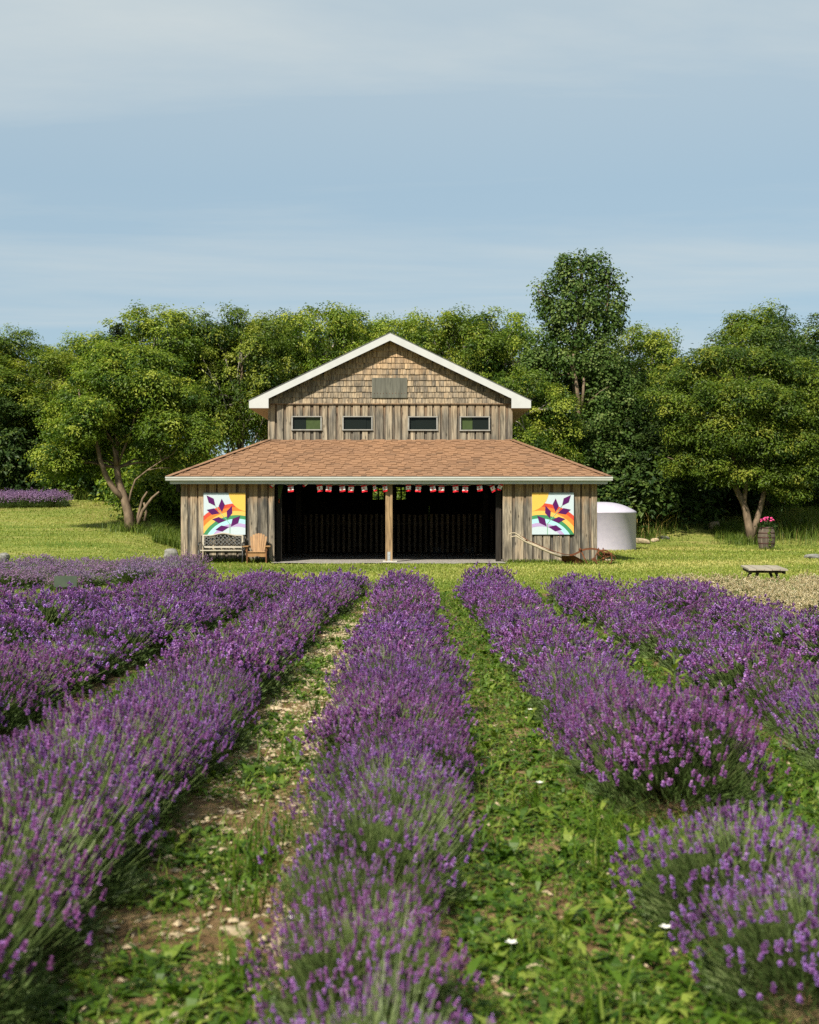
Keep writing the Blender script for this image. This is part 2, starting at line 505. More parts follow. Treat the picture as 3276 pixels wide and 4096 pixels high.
M['handle_wood'] = m_plain('bleached_handle_wood', (0.47, 0.40, 0.29), (0.30, 0.25, 0.18), 9, 0.85, 0.15, 0.4)
M['barrel_wood'] = m_plain('weathered_barrel_oak', (0.155, 0.125, 0.095), (0.075, 0.06, 0.045), 8, 0.8, 0.2, 0.5, stretch=(2, 2, .3), objvar=.35)
M['hoop'] = m_plain('rusty_hoop', (0.075, 0.032, 0.024), (0.04, 0.02, 0.018), 9, 0.7, 0.3, 0.3, 0.3)
M['tank'] = m_plain('white_tank_plastic', (0.46, 0.435, 0.515), (0.41, 0.39, 0.47), 5, 0.5, 0.35, 0.08)
M['table_wood'] = m_plain('pale_table_plank', (0.34, 0.30, 0.235), (0.25, 0.22, 0.17), 7, 0.8, 0.2, 0.3, objvar=.12)
M['table_dark'] = m_plain('dark_table_frame', (0.075, 0.055, 0.038), (0.04, 0.03, 0.02), 7, 0.85)
M['flag_red'] = m_plain('red_flag_cloth', (0.62, 0.018, 0.03), (0.52, 0.014, 0.024), 20, 0.75, 0.1, 0.1)
M['flag_white'] = m_plain('white_flag_cloth', (0.80, 0.79, 0.77), (0.72, 0.71, 0.69), 20, 0.75, 0.1, 0.1)
M['cord'] = m_plain('pale_cord', (0.55, 0.52, 0.42), None, 20, 0.8)
M['q_sky'] = m_plain('quilt_pale_blue', (0.43, 0.505, 0.545), (0.42, 0.495, 0.535), 6, 0.6, 0.15, 0.03)
M['q_sun'] = m_plain('quilt_yellow', (0.66, 0.395, 0.07), (0.63, 0.38, 0.066), 6, 0.5, 0.3, 0.03)
M['q_red'] = m_plain('quilt_red', (0.52, 0.055, 0.026), None, 6, 0.5, 0.3, 0.03)
M['q_orange'] = m_plain('quilt_orange', (0.62, 0.165, 0.024), (0.6, 0.155, 0.022), 6, 0.5, 0.3, 0.03)
M['q_yellow'] = m_plain('quilt_gold', (0.68, 0.40, 0.08), (0.65, 0.375, 0.075), 6, 0.5, 0.3, 0.03)
M['q_green'] = m_plain('quilt_green', (0.04, 0.205, 0.085), (0.037, 0.19, 0.078), 6, 0.5, 0.3, 0.03)
M['q_blue'] = m_plain('quilt_light_blue', (0.33, 0.58, 0.62), (0.32, 0.56, 0.6), 6, 0.5, 0.3, 0.03)
M['q_lilac'] = m_plain('quilt_lilac', (0.37, 0.27, 0.48), (0.36, 0.26, 0.46), 6, 0.5, 0.3, 0.03)
M['q_purple'] = m_plain('quilt_purple', (0.075, 0.009, 0.088), (0.07, 0.008, 0.08), 6, 0.7, 0.08, 0.03)
M['q_stem'] = m_plain('quilt_stem_green', (0.16, 0.36, 0.22), None, 6, 0.5, 0.3, 0.03)
M['pink'] = m_plain('pink_geranium', (0.60, 0.03, 0.17), (0.72, 0.10, 0.28), 25, 0.6, 0.2, 0.1)
M['white_petal'] = m_plain('white_petal', (0.80, 0.80, 0.74), None, 20, 0.6)
M['sack'] = m_plain('grey_sack', (0.20, 0.21, 0.22), (0.13, 0.135, 0.14), 6, 0.8)
M['sign_plate'] = m_plain('dull_green_plate', (0.055, 0.075, 0.052), (0.045, 0.062, 0.044), 6, 0.7, 0.1)
M['green_cloth'] = m_plain('green_strap_cloth', (0.05, 0.075, 0.02), None, 9, 0.8)
M['orange_cord'] = m_plain('orange_cord', (0.6, 0.12, 0.03), None, 9, 0.8)
M['dry_leaf'] = m_plain('dry_orange_leaf', (0.42, 0.15, 0.05), None, 9, 0.8)


def m_glass(name, tint, mixf):
    t = NT(name)
    t.done(tint, 0.12, 0.12)
    tr = t.node('ShaderNodeBsdfTransparent'); tr.inputs[0].default_value = (0.8, 0.85, 0.82, 1)
    ms = t.node('ShaderNodeMixShader'); ms.inputs[0].default_value = mixf
    t.l.new(t.bsdf.outputs[0], ms.inputs[1]); t.l.new(tr.outputs[0], ms.inputs[2]); t.l.new(ms.outputs[0], t.out.inputs[0])
    return t.mat


M['glass'] = m_glass('dark_window_glass', (0.012, 0.016, 0.014), 0.12)
M['glass_green'] = m_plain('foliage_view_pane', (0.05, 0.075, 0.025), (0.04, 0.06, 0.02), 10, 0.4, 0.2, 0.05)  # greenery seen through the glass, painted as an opaque green pane


# ------------------------------------------------------------------ terrain
def sstep(a, b, x):
    t = np.clip((x - a) / (b - a), 0, 1)
    return t * t * (3 - 2 * t)


def gz(x, y):
    x = np.asarray(x, float); y = np.asarray(y, float)
    yl = np.clip(y, 0, 78); yr = np.clip(y, 0, 80)
    L = 0.086 * np.maximum(0, yl - 38.0) * sstep(37.5, 44, yl) + 0.25 * sstep(55, 70, yl)
    Rr = 0.13 * np.maximum(0, yr - 51.5) * sstep(51, 58, yr)
    s = sstep(-10.5, -7.3, x)
    h = (1 - s) * L + s * Rr
    h = h + sstep(9, 12, x) * 0.55 * sstep(53, 62, y) * np.exp(-((x - 9.5) / 4.5) ** 2)   # weedy bank right of the barn
    w = 0.03 * np.sin(x * 0.55 + 0.7) * np.sin(y * 0.41) * sstep(23, 27, y) * (1 - sstep(33, 36, y) * (1 - sstep(50, 53, y)))
    return h + w


def gzf(x, y): return float(gz(x, y))


def grid_sheet(name, xs, ys, zfun, mat, edge=None):
    X, Y = np.meshgrid(xs, ys)
    Z = zfun(X, Y)
    nx, ny = len(xs), len(ys)
    v = np.stack([X.ravel(), Y.ravel(), Z.ravel()], 1)
    i = np.arange(nx * ny).reshape(ny, nx)
    f = np.stack([i[:-1, :-1].ravel(), i[:-1, 1:].ravel(), i[1:, 1:].ravel(), i[1:, :-1].ravel()], 1)
    if edge is not None:
        cx = v[f].mean(1); f = f[edge(cx[:, 0], cx[:, 1])]
    return link(name, np_mesh(name, v, f, mat, smooth=True))


xs = np.concatenate([np.linspace(-900, -60, 15), np.linspace(-55, -24, 12), np.arange(-23, 23.1, 0.5), np.linspace(24, 55, 12), np.linspace(60, 900, 15)])
ys = np.concatenate([np.linspace(-60, 0, 7), np.arange(1, 85, 0.5), np.linspace(86, 140, 14), np.linspace(160, 1500, 16)])
tag(grid_sheet('lawn', xs, ys, gz, M['ground']), kind='structure')


def soil_z(x, y):
    n = 0.012 * np.sin(x * 9.1 + 2 * np.sin(y * 3.3)) * np.sin(y * 7.7 + np.sin(x * 5)) + 0.010 * np.sin(x * 23.3 + y * 3.1) * np.sin(y * 19.1 + x * 4.4)
    ed = np.minimum(sstep(23.2, 22.4, y), 1)
    return gz(x, y) * 0 + 0.006 + (0.020 + n) * ed


def soil_edge(x, y): return y < 22.9 + 0.25 * np.sin(x * 2.3) + 0.15 * np.sin(x * 6.1 + 1)


tag(grid_sheet('field_soil', np.arange(-7.6, 7.61, 0.07), np.arange(1.2, 23.3, 0.07), soil_z, M['soil'], soil_edge), kind='structure')

# ------------------------------------------------------------------ barn
BX, BY = -0.61, 37.12                       # middle of the front wall
HW = 6.18                                   # half width, lower storey
UW, UY = 3.83, 2.34                         # half width of the upper storey, its setback
BACK = 12.7                                 # rear wall, from the front wall
barn = empty('barn', (BX, BY, 0), 0, 'weathered grey wooden barn with brown skirt roof, white trim and wide open front', 'barn')
BOX = MB().box((0, 0, 0), (1, 1, 1)).mesh('unit_box', M['siding'])


def box_mesh(mat, name):
    me = BOX.copy(); me.name = name; me.materials.clear(); me.materials.append(mat); return me


BM = {k: box_mesh(M[k], k + '_piece') for k in ('siding', 'siding_in', 'upper', 'upper_in', 'cedar', 'picket', 'dark_wood', 'window_frame', 'table_wood')}


def piece(name, me, parent, c, d, rot=(0, 0, 0)):
    return link(name, me, parent, loc=c, rot=rot, scale=d)


# front walls, left and right of the opening
def board_wall(name, x0, x1, z0, z1, y, mo, mi, parent, wid=0.215, gap=0.062, holes=(), seed=1):
    rnd = random.Random(seed)
    w = MB()
    segs = [(x0, x1, z0, z1)]
    if holes:                                # backing around the window holes
        segs = []; hs = sorted(holes); xa = x0
        for (a, b, c, d) in hs:
            segs += [(xa, a, z0, z1), (a, b, z0, c), (a, b, d, z1)]; xa = b
        segs.append((xa, x1, z0, z1))
    for (a, b, c, d) in segs: w.box(((a + b) / 2, y + 0.075, (c + d) / 2), (b - a, 0.03, d - c))
    wall = w.build(name, M['dark_wood'], parent)
    x = x0
    while x < x1 - 0.02:
        bw = min(wid * rnd.uniform(0.82, 1.2), x1 - x)
        if x1 - (x + bw) < 0.08: bw = x1 - x
        gw = gap * rnd.uniform(0.7, 1.6) if x + bw < x1 - 0.01 else 0
        for (xa, xb, me, dy, th) in ((x, x + bw, mo, 0.0, 0.028), (x + bw, x + bw + gw, mi, 0.034, 0.022)):
            if xb - xa < 0.005: continue
            edges = sorted({xa, xb} | {e for h in holes for e in h[:2] if xa + .006 < e < xb - .006})
            todo = []
            for ea, eb in zip(edges[:-1], edges[1:]):
                hit = [h for h in holes if h[0] <= (ea + eb) / 2 <= h[1]]
                todo += [(ea, eb, z0, hit[0][2]), (ea, eb, hit[0][3], z1)] if hit else [(ea, eb, z0, z1)]
            for (xa, xb, c, dd) in todo:
                piece('board', me, wall, ((xa + xb) / 2, y + 0.02 + dy + rnd.uniform(-.004, .004), (c + dd) / 2 + rnd.uniform(-.012, .012) * (c == z0)),
                      (xb - xa - 0.004, th, dd - c), (0, rnd.uniform(-.0025, .0025), 0))
        x += bw + gw
    return wall


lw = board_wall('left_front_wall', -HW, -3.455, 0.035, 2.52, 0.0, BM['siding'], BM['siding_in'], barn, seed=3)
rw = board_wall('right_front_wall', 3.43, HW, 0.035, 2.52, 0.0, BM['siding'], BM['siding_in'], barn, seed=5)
for wall, xa, xb in ((lw, -HW - .03, -3.44), (rw, 3.42, HW + .03)):
    MB().box(((xa + xb) / 2, 0.05, 0.01), (xb - xa, 0.14, 0.05)).build('sill', M['concrete'], wall)
MB().box((-3.43, 0.085, 1.26), (0.045, 0.17, 2.46)).build('corner_board', M['siding'], lw)
MB().box((3.405, 0.085, 1.26), (0.045, 0.17, 2.46)).build('corner_board', M['siding'], rw)

# side walls, rear wall with its openings
for nm, sx in (('left_side_wall', -1), ('right_side_wall', 1)):
    w = MB().box((sx * (HW - 0.04), BACK / 2, 1.25), (0.05, BACK - 0.06, 2.5)).build(nm, M['dark_wood'], barn)
    y = 0.06; k = 0
    while y < BACK - 0.1:
        bw = 0.235 if k % 2 == 0 else 0.06
        piece('board', BM['siding'] if k % 2 == 0 else BM['siding_in'], w, (sx * (HW - (0.0 if k % 2 == 0 else 0.012)), y + bw / 2, 1.27), (0.024, bw - 0.004, 2.48))
        y += bw; k += 1
holes = [(-0.85, -0.42, 2.0, 2.5), (0.10, 0.46, 2.0, 2.5), (1.38, 1.40, 1.1, 1.8)]
rear = MB()
cuts = sorted({-HW, HW} | {h[0] for h in holes} | {h[1] for h in holes})
for a, b in zip(cuts[:-1], cuts[1:]):
    zc_ = [(0, 2.6)]
    zs = 0.0
    for (c, d, e, f) in sorted([h for h in holes if h[0] <= a + 1e-6 and h[1] >= b - 1e-6], key=lambda h: h[2]):
        rear.box(((a + b) / 2, BACK, (zs + e) / 2), (b - a, 0.05, e - zs)); zs = f
    rear.box(((a + b) / 2, BACK, (zs + 2.75) / 2), (b - a, 0.05, max(0.05, 2.75 - zs)))
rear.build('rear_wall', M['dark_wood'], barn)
mb = MB()
for (a, b, c, d) in holes[:2]:
    mb.box(((a + b) / 2, BACK - 0.04, (c + d) / 2), (0.06, 0.04, d - c)).box(((a + b) / 2, BACK - 0.045, (c + d) / 2 + .1), (b - a, 0.04, 0.05))
mb.build('rear_window_bars', M['dark_wood'], barn)
# header beam across the opening, posts
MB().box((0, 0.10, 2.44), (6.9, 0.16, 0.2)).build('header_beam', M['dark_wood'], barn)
post = MB().box((0, 0.06, 1.19), (0.205, 0.2, 2.3)).build('post', M['post'], barn)
MB().box((0.0, -0.046, 0.17), (0.085, 0.008, 0.30)).build('bracket', M['galv'], post)
for dz in (0.1, 0.24): MB().tube([(0, -0.052, dz), (0, -0.066, dz)], 0.014, 6).build('bolt', M['galv'], post)
MB().box((0.03, 0.03, 0.03), (0.42, 0.36, 0.04)).build('base_plate', M['concrete'], post)
for ix, iy in ((-3.25, 6.4), (3.25, 6.4), (0, 6.9), (-3.3, .4), (3.28, .4)):
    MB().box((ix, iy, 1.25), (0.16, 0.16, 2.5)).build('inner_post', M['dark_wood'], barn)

# upper storey front wall
z0u, z1u = 3.74, 4.90
k39 = (BY + UY) / 5000


def ux(dpx): return (dpx * 1.9002 - 1638) * k39 - BX


def uz(dpy): return EYE + (2048 - dpy * 1.9002) * k39


wins = [(615, 676, 877, 905), (722, 783, 877, 905), (860, 920, 877.5, 905.5), (969, 1030, 877.5, 906)]
wr = [(ux(a), ux(b), uz(d), uz(c)) for (a, b, c, d) in wins]
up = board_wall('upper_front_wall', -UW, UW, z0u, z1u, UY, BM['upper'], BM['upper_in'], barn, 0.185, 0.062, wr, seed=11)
for i, (a, b, c, d) in enumerate(wr):
    cx, cz = (a + b) / 2, (c + d) / 2
    f = MB()
    f.box((cx, UY - 0.012, c + 0.0), (b - a + 0.06, 0.075, 0.034)).box((cx, UY - 0.006, d), (b - a + 0.04, 0.06, 0.03))
    f.box((a, UY - 0.004, cz), (0.04, 0.056, d - c - 0.045)).box((b, UY - 0.004, cz), (0.04, 0.056, d - c - 0.045))
    win = f.build('window', M['window_frame'], barn)
    s = {0: (0.0, 0.47), 1: (0.0, 0.80), 2: (0.24, 1.0), 3: (0.42, 1.0)}[i]
    g0, g1 = a + (b - a) * s[0], a + (b - a) * s[1]
    MB().box(((g0 + g1) / 2, UY + 0.045, cz), (g1 - g0, 0.006, d - c)).build('pane', M['glass'], win)
    h0, h1 = (g1, b) if s[0] == 0.0 else (a, g0)
    MB().box(((h0 + h1) / 2, UY + 0.060, cz), (h1 - h0, 0.006, d - c)).build('pane', M['glass_green'] if i in (0, 3) else M['glass'], win)
# trim board between boards and shingles
MB().box((0, UY - 0.02, 4.912), (2 * UW + 0.02, 0.05, 0.03)).build('drip_board', M['upper_in'], barn)
# gable: backing and cedar shingles
RZ, SL = 7.11, 0.48                          # ridge height, roof slope
def under(x): return RZ - SL * abs(x) - 0.21


gab = MB().prism([(-UW, 4.9), (UW, 4.9), (UW, under(UW)), (0, under(0)), (-UW, under(UW))], 'y', UY + 0.03, UY + 0.08).build('gable_wall', M['dark_wood'], barn)
rnd = random.Random(21)
nsh = 0
for c in range(11):
    zb = 4.925 + 0.183 * c
    xm = min(UW - 0.01, (RZ - 0.21 - (zb + 0.06)) / SL)
    x = -xm
    while x < xm - 0.02:
        w = min(rnd.choice((0.09, 0.11, 0.13, 0.16, 0.2, 0.25)) * rnd.uniform(.85, 1.15), xm - x)
        if xm - x - w < 0.05: w = xm - x
        cx = x + w / 2
        top = min(0.2, max(0.07, under(abs(cx) + w / 2) + 0.13 - zb))
        piece('shingle', BM['cedar'], gab, (cx, UY + 0.002 + rnd.uniform(-.005, .005), zb + top / 2 + rnd.uniform(-.007, .004)), (w - 0.009, 0.024, top), (R(-8.5), rnd.uniform(-.006, .006), 0))
        nsh += 1; x += w
pz0, pz1 = 5.10, 5.73
pan = MB().box((-0.02, UY - 0.035, (pz0 + pz1) / 2), (1.11, 0.025, pz1 - pz0)).build('plywood_panel', M['plywood'], barn)
for k in range(11): MB().tube([(-0.5 + k * 0.096, UY - 0.047, pz0 + .14 + .01 * math.sin(k * 2.1)), (-0.5 + k * 0.096, UY - 0.052, pz0 + .14 + .01 * math.sin(k * 2.1))], 0.012, 6).build('nail_head', M['rust'], pan)
# upper side and rear walls
mb = MB()
UB = UY + 8.0
for sx in (-1, 1): mb.box((sx * (UW - 0.035), (UY + UB) / 2 + .04, 4.3), (0.05, 8.0 - .1, 1.5))
mb.box((0, UB, 4.3), (2 * UW - .14, 0.05, 1.5)).prism([(-UW, 5.05), (UW, 5.05), (UW, under(UW)), (0, under(0)), (-UW, under(UW))], 'y', UB - .02, UB + .02)
mb.build('upper_side_walls', M['upper'], barn)
for sx in (-1, 1): MB().box((sx * (UW + 0.0), UY + 0.05, 4.32), (0.05, 0.13, 1.17)).build('corner_board', M['upper'], up)
# main roof slab, ridge, barge boards, eave returns
GO, EH = 0.36, 4.41                          # front overhang, half span of the roof
rf = MB()
for sx in (-1, 1):
    rf.prism([(0, RZ - .005), (sx * EH, RZ - SL * EH - .005), (sx * EH, RZ - SL * EH - .11), (0, RZ - .11)], 'y', UY - GO + 0.03, UB + 0.36)
roof = rf.build('gable_roof', M['dark_wood'], barn)
rf = MB()
for sx in (-1, 1):
    rf.prism([(0, RZ + .014), (sx * (EH + .03), RZ - SL * (EH + .03) + .014), (sx * (EH + .03), RZ - SL * (EH + .03) - .002), (0, RZ - .002)], 'y', UY - GO - 0.02, UB + 0.38)
rf.build('shingle_layer', M['iron_grey'], roof)
for sx in (-1, 1):
    zc0 = RZ - SL * EH
    MB().prism([(0, RZ - .003), (sx * EH, zc0 - .003), (sx * EH, 4.76), (sx * (EH - .02), 4.75), (sx * 3.80, 4.75), (sx * 3.80, RZ - SL * 3.80 - .235), (0, RZ - .245)], 'y', UY - GO - 0.005, UY - GO + 0.025).build('barge_board', M['white_trim'], roof)
    MB().box((sx * (EH - .012), (UY + UB) / 2, (zc0 + 4.75) / 2 - .01), (0.024, 8.66, zc0 - 4.75 - .03)).build('eave_fascia', M['white_trim'], roof)
    MB().box((sx * (EH + UW - .04) / 2, (UY + UB) / 2 + .02, 4.757), (EH - UW - .0, 8.66, 0.012)).build('soffit', M['soffit'], roof)

# skirt roof
EV, EZ, TZ = 6.495, 2.535, 3.765             # eave half width, eave height, height where it meets the upper wall
RUN = 2.665
EY = -0.32
TYB = UB + 0.0
skm = MB()
a = [(-EV, EY, EZ), (EV, EY, EZ), (EV, TYB + RUN, EZ), (-EV, TYB + RUN, EZ)]
b = [(-UW, UY, TZ), (UW, UY, TZ), (UW, TYB, TZ), (-UW, TYB, TZ)]
skm.add(a + b, [(0, 1, 5, 4), (1, 2, 6, 5), (2, 3, 7, 6), (3, 0, 4, 7)])
lo = [(x, y, z - 0.05) for (x, y, z) in a]; lo2 = [(x, y, z - 0.05) for (x, y, z) in b]
skm.add(lo + lo2, [(4, 5, 1, 0), (5, 6, 2, 1), (6, 7, 3, 2), (7, 4, 0, 3)])
skm.add(a + lo, [(0, 1, 5, 4), (1, 2, 6, 5), (2, 3, 7, 6), (3, 0, 4, 7)])
skirt = skm.build('skirt_roof', M['roof'], barn)
NR = 20
slope_v = Vector((0, UY - EY, TZ - EZ)); slen = slope_v.length; sv = slope_v.normalized()
nv = Vector((1, 0, 0)).cross(sv).normalized()
expo = slen / NR
TAB = box_mesh(M['roof'], 'shingle_tab')
rnd = random.Random(5)
sv_v, sv_f, sv_t = [], [], []
ntab = 0
for c in range(NR):
    t = (c + 0.5) / NR
    hw0 = EV + (UW - EV) * (c / NR) - 0.02
    x = -hw0 + rnd.uniform(-.1, 0)
    k = rnd.randint(0, 1)
    while x < hw0:
        w = rnd.uniform(0.12, 0.36)
        x0_, x1_ = max(x, -hw0), min(x + w, hw0)
        x += w; k += 1
        if x1_ - x0_ < 0.03: continue
        thick = 0.026 if k % 2 else 0.010
        cen = Vector(((x0_ + x1_) / 2, EY, EZ)) + sv * (expo * (c + 0.5) + 0.006) + nv * (thick / 2 + 0.003 + 0.004 * (1 - 0.5))
        sx_, sy_, sz_ = x1_ - x0_ - 0.003, expo + 0.010, thick
        yv = (sv - nv * 0.10).normalized(); Mx = Matrix((Vector((1, 0, 0)), yv, Vector((1, 0, 0)).cross(yv))).transposed().to_4x4()
        Mx.translation = cen
        Mb = Mx @ Matrix.Diagonal((sx_, sy_, sz_, 1))
        if c < 6 and ntab < 300:
            link('shingle', TAB, skirt, basis=Mb); ntab += 1
        else:
            b0 = len(sv_v)
            tint = rnd.random() * 0.99 + 0.01
            for v in BOX.vertices: sv_v.append(tuple(Mb @ v.co)); sv_t.append(tint)
            sv_f += [tuple(i + b0 for i in p.vertices) for p in BOX.polygons]
tag(link('upper_shingle_courses', np_mesh('upper_shingle_courses', np.array(sv_v), np.array(sv_f), M['roof'], attrs={'tint': sv_t}), skirt), kind='stuff')
for sx in (-1, 1):
    A_, B_ = Vector((sx * EV, EY, EZ)), Vector((sx * UW, UY, TZ))
    d = (B_ - A_); n = 19
    for i in range(n):
        p = A_ + d * ((i + 0.5) / n); dn = d.normalized()
        side = dn.cross(Vector((0, 0, 1))).normalized(); upn = side.cross(dn)
        Mx = Matrix((side, dn, upn)).transposed().to_4x4(); Mx.translation = p + upn * (0.024 + 0.002 * (i % 2))
        link('hip_shingle', TAB, skirt, basis=Mx @ Matrix.Diagonal((0.26, d.length / n + 0.03, 0.012, 1)))
# fascia and gutter
MB().box((0, EY + 0.0, 2.40), (2 * 6.42, 0.03, 0.15)).build('fascia', M['gutter'], skirt)
gut = MB().prism([(EY - .016, 2.42), (EY - .11, 2.42), (EY - .125, 2.45), (EY - .135, 2.49), (EY - .15, 2.50), (EY - .15, 2.532), (EY - .13, 2.532), (EY - .115, 2.44), (EY - .016, 2.435)], 'x', -6.55, 6.57).build('gutter', M['gutter'], barn)
for sx in (-6.553, 6.573): MB().prism([(EY - .016, 2.42), (EY - .11, 2.42), (EY - .15, 2.50), (EY - .15, 2.532), (EY - .016, 2.532)], 'x', sx - .003, sx + .003).build('end_cap', M['gutter'], gut)
for sx in (-1, 1):
    MB().box((sx * 6.43, (EY + TYB + RUN) / 2, 2.43), (0.03, TYB + RUN - EY, 0.2)).build('side_fascia', M['gutter'], skirt)
MB().box((-6.27, 0.05, 2.28), (0.1, 0.12, 0.36)).build('rafter_tail', M['dark_wood'], skirt)
# gravel floor: runs out past the opening
gx = np.linspace(BX - 6.0, BX + 6.0, 61); gy = np.linspace(35.8, 49.6, 70)
def grav_edge(x, y):
    inside = (y > BY + 0.1) & (np.abs(x - BX) < 6.0)
    apron = (np.abs(x - BX + 0.02) < 3.44) & (y > 35.95 + 0.08 * np.sin(x * 3.1) + .05 * np.sin(x * 7.7))
    return inside | apron
tag(grid_sheet('gravel_floor', gx, gy, lambda x, y: 0.012 + 0.012 * np.sin(x * 2.2) * np.sin(y * 1.7) + 0 * x + 0.012, M['gravel'], grav_edge), kind='structure')

# ------------------------------------------------------------------ inside: picket fence, bunting, sacks
FY = 43.9
fence = empty('picket_fence', (BX, FY, 0), 0, 'dark wooden picket fence standing inside the open barn', 'fence')
rnd = random.Random(9)
x = -4.0
while x < 4.05:
    h = 1.33 + rnd.uniform(-.02, .02)
    piece('picket', BM['picket'], fence, (x, -0.02, 0.09 + h / 2), (0.088, 0.02, h), (0, rnd.uniform(-.006, .006), 0))
    x += 0.192
for z in (0.35, 1.1): MB().box((0, 0.012, z), (8.2, 0.04, 0.09)).build('rail', M['dark_wood'], fence)
for k in range(4): MB().box((-4.05 + 2.7 * k, 0.07, 0.72), (0.1, 0.08, 1.44)).build('fence_post', M['dark_wood'], fence)


def blob(mat, name, dims, loc, seed, parent=None, n=18, rough=0.18, flat=True):
    r_ = np.random.default_rng(seed)
    vs, fs = [], []
    ph = r_.uniform(0, 6.28, (6, 3)); fr = r_.uniform(1.2, 3.4, (6, 3))
    nu, nv_ = n, n // 2
    for j in range(nv_ + 1):
        th = math.pi * j / nv_
        for i in range(nu):
            p = np.array([math.sin(th) * math.cos(2 * math.pi * i / nu), math.sin(th) * math.sin(2 * math.pi * i / nu), math.cos(th)])
            d = 1 + rough * sum(math.sin(fr[k] @ p + ph[k, 0]) for k in range(6)) / 2.4
            q = np.sign(p) * np.abs(p) ** 0.8 * d if flat else p * d
            vs.append((q[0] * dims[0] / 2, q[1] * dims[1] / 2, max(q[2], -0.75) * dims[2] / 2 + dims[2] * 0.36))
    for j in range(nv_):
        for i in range(nu):
            a_ = j * nu + i; b_ = j * nu + (i + 1) % nu
            fs.append((a_, b_, b_ + nu, a_ + nu))
    o = link(name, np_mesh(name, np.array(vs), np.array(fs), mat, smooth=not flat), parent)
    o.location = loc
    return o


tag(blob(M['sack'], 'feed_sack', (0.8, 0.5, 0.45), (BX + 1.55, FY + 0.75, 0.03), 3, flat=False), 'wide grey sack slumped behind the pickets, nearer the centre post', 'sack', 'grey sacks inside the barn')
tag(blob(M['sack'], 'feed_sack', (0.5, 0.45, 0.42), (BX + 2.75, FY + 0.75, 0.03), 8, flat=False), 'narrow grey sack behind the pickets near the right wall', 'sack', 'grey sacks inside the barn')

bunt = empty('flag_bunting', (BX, BY - 0.16, 0), 0, 'string of small red and white maple leaf flags along the barn opening', 'bunting')
kf = (BY - 0.16) / 5000


def fx(px): return (px - 1638) * kf - BX
def fz(py): return EYE + (2048 - py) * kf


fl = [(65, 140, 1080, 40, .55), (273, 180, 1080, -4, 1), (510, 138, 1080, 50, .45), (655, 175, 1080, -7, 1), (785, 178, 1080, 7, 1), (955, 178, 1080, -6, 1), (1080, 183, 1080, 6, 1), (1243, 180, 1080, -9, 1), (1378, 172, 1080, -14, .55), (1522, 176, 1080, -5, .85),
      (310, 170, 1540, 0, .9), (447, 180, 1540, 7, 1), (627, 178, 1540, -8, 1), (752, 183, 1540, 3, 1), (933, 180, 1540, -4, 1), (1068, 183, 1540, 5, 1), (1250, 170, 1540, -6, .95), (1413, 182, 1540, -22, .8), (1543, 164, 1540, 24, .8)]
# one half of a maple leaf outline, stem down, mirrored afterwards
ml = [(0, 1.0), (.14, .74), (.27, .80), (.22, .38), (.44, .58), (.50, .47), (.76, .50), (.68, .28), (.78, .20), (.38, -.10), (.43, -.26), (.05, -.22), (.04, -.62)]
leaf_poly = ml + [(-x_, y_) for (x_, y_) in reversed(ml[1:])] if False else [(x_, y_) for (x_, y_) in ml] + [(-x_, y_) for (x_, y_) in reversed(ml) if x_ > 0]
def flag_mesh(w, h, ph, narrow):
    vs, fs, mi = [], [], []
    nx, nz = 7, 9
    for j in range(nz):
        for i in range(nx):
            u, v = i / (nx - 1) - .5, j / (nz - 1)
            vs.append((u * w * narrow, 0.022 * math.sin(u * 6 + ph) * (0.3 + v) + 0.018 * math.sin(v * 4 + ph) + abs(u) * .10 * (1 - narrow), -v * h + .012 * u))
    for j in range(nz - 1):
        for i in range(nx - 1):
            fs.append((j * nx + i, (j + 1) * nx + i, (j + 1) * nx + i + 1, j * nx + i + 1)); mi.append(1 if j < 2 or j >= nz - 3 else 0)
    return np_mesh('flag', np.array(vs), np.array(fs), [M['flag_white'], M['flag_red']], True, midx=mi)


string_pts = []
for k, (cx, cy, org, tilt, nar) in enumerate(fl):
    px, py = org + cx / 3.315, 1900 + cy / 3.315
    w, h = 0.162, 0.205
    top = fz(py) + h / 2
    fo = link('flag', flag_mesh(w, h, k * 1.7, nar), bunt, loc=(fx(px), 0, top), rot=(R(-4), R(tilt), 0))
    s = 0.042
    lv = [(0.5 * s * 0 + (-q[1]) * s * nar, -0.026, -h * 0.47 + q[0] * s) for q in leaf_poly]
    lo_ = MB().add(lv, [tuple(range(len(lv)))]).build('maple_leaf', M['flag_red'], fo)
    string_pts.append((fx(px) - w / 2 * nar, top - .004)); string_pts.append((fx(px) + w / 2 * nar, top - .004))
string_pts = [(-3.43, 2.33)] + string_pts + [(3.40, 2.33)]
sp = []
for (p, q) in zip(string_pts[:-1], string_pts[1:]):
    L_ = q[0] - p[0]
    for t in (0, .33, .66): sp.append((p[0] + L_ * t, 0.0, p[1] + (q[1] - p[1]) * t + (0.02 * math.sin(math.pi * t) * min(1, L_ * 4))))
sp.append((string_pts[-1][0], 0, string_pts[-1][1]))
MB().tube(sp, 0.009, 5).build('cord', M['cord'], bunt)
st = empty('hanging_strap', (BX - 3.28, BY + 0.25, 2.3), 0, 'dark green strap hanging inside the left edge of the barn opening', 'strap')
MB().add([(-.05, 0, 0), (.12, 0, 0.02), (.02, .01, -.4), (-.03, .01, -.42), (-.05, .02, 0), (.12, .02, 0.02), (.02, .03, -.4), (-.03, .03, -.42)], [(0, 1, 2, 3), (7, 6, 5, 4), (0, 3, 7, 4), (1, 5, 6, 2), (0, 4, 5, 1), (3, 2, 6, 7)]).build('strap', M['green_cloth'], st)
MB().tube([(-.01, .015, -.4), (-.015, .015, -.53)], .012, 6).build('cord_end', M['orange_cord'], st)

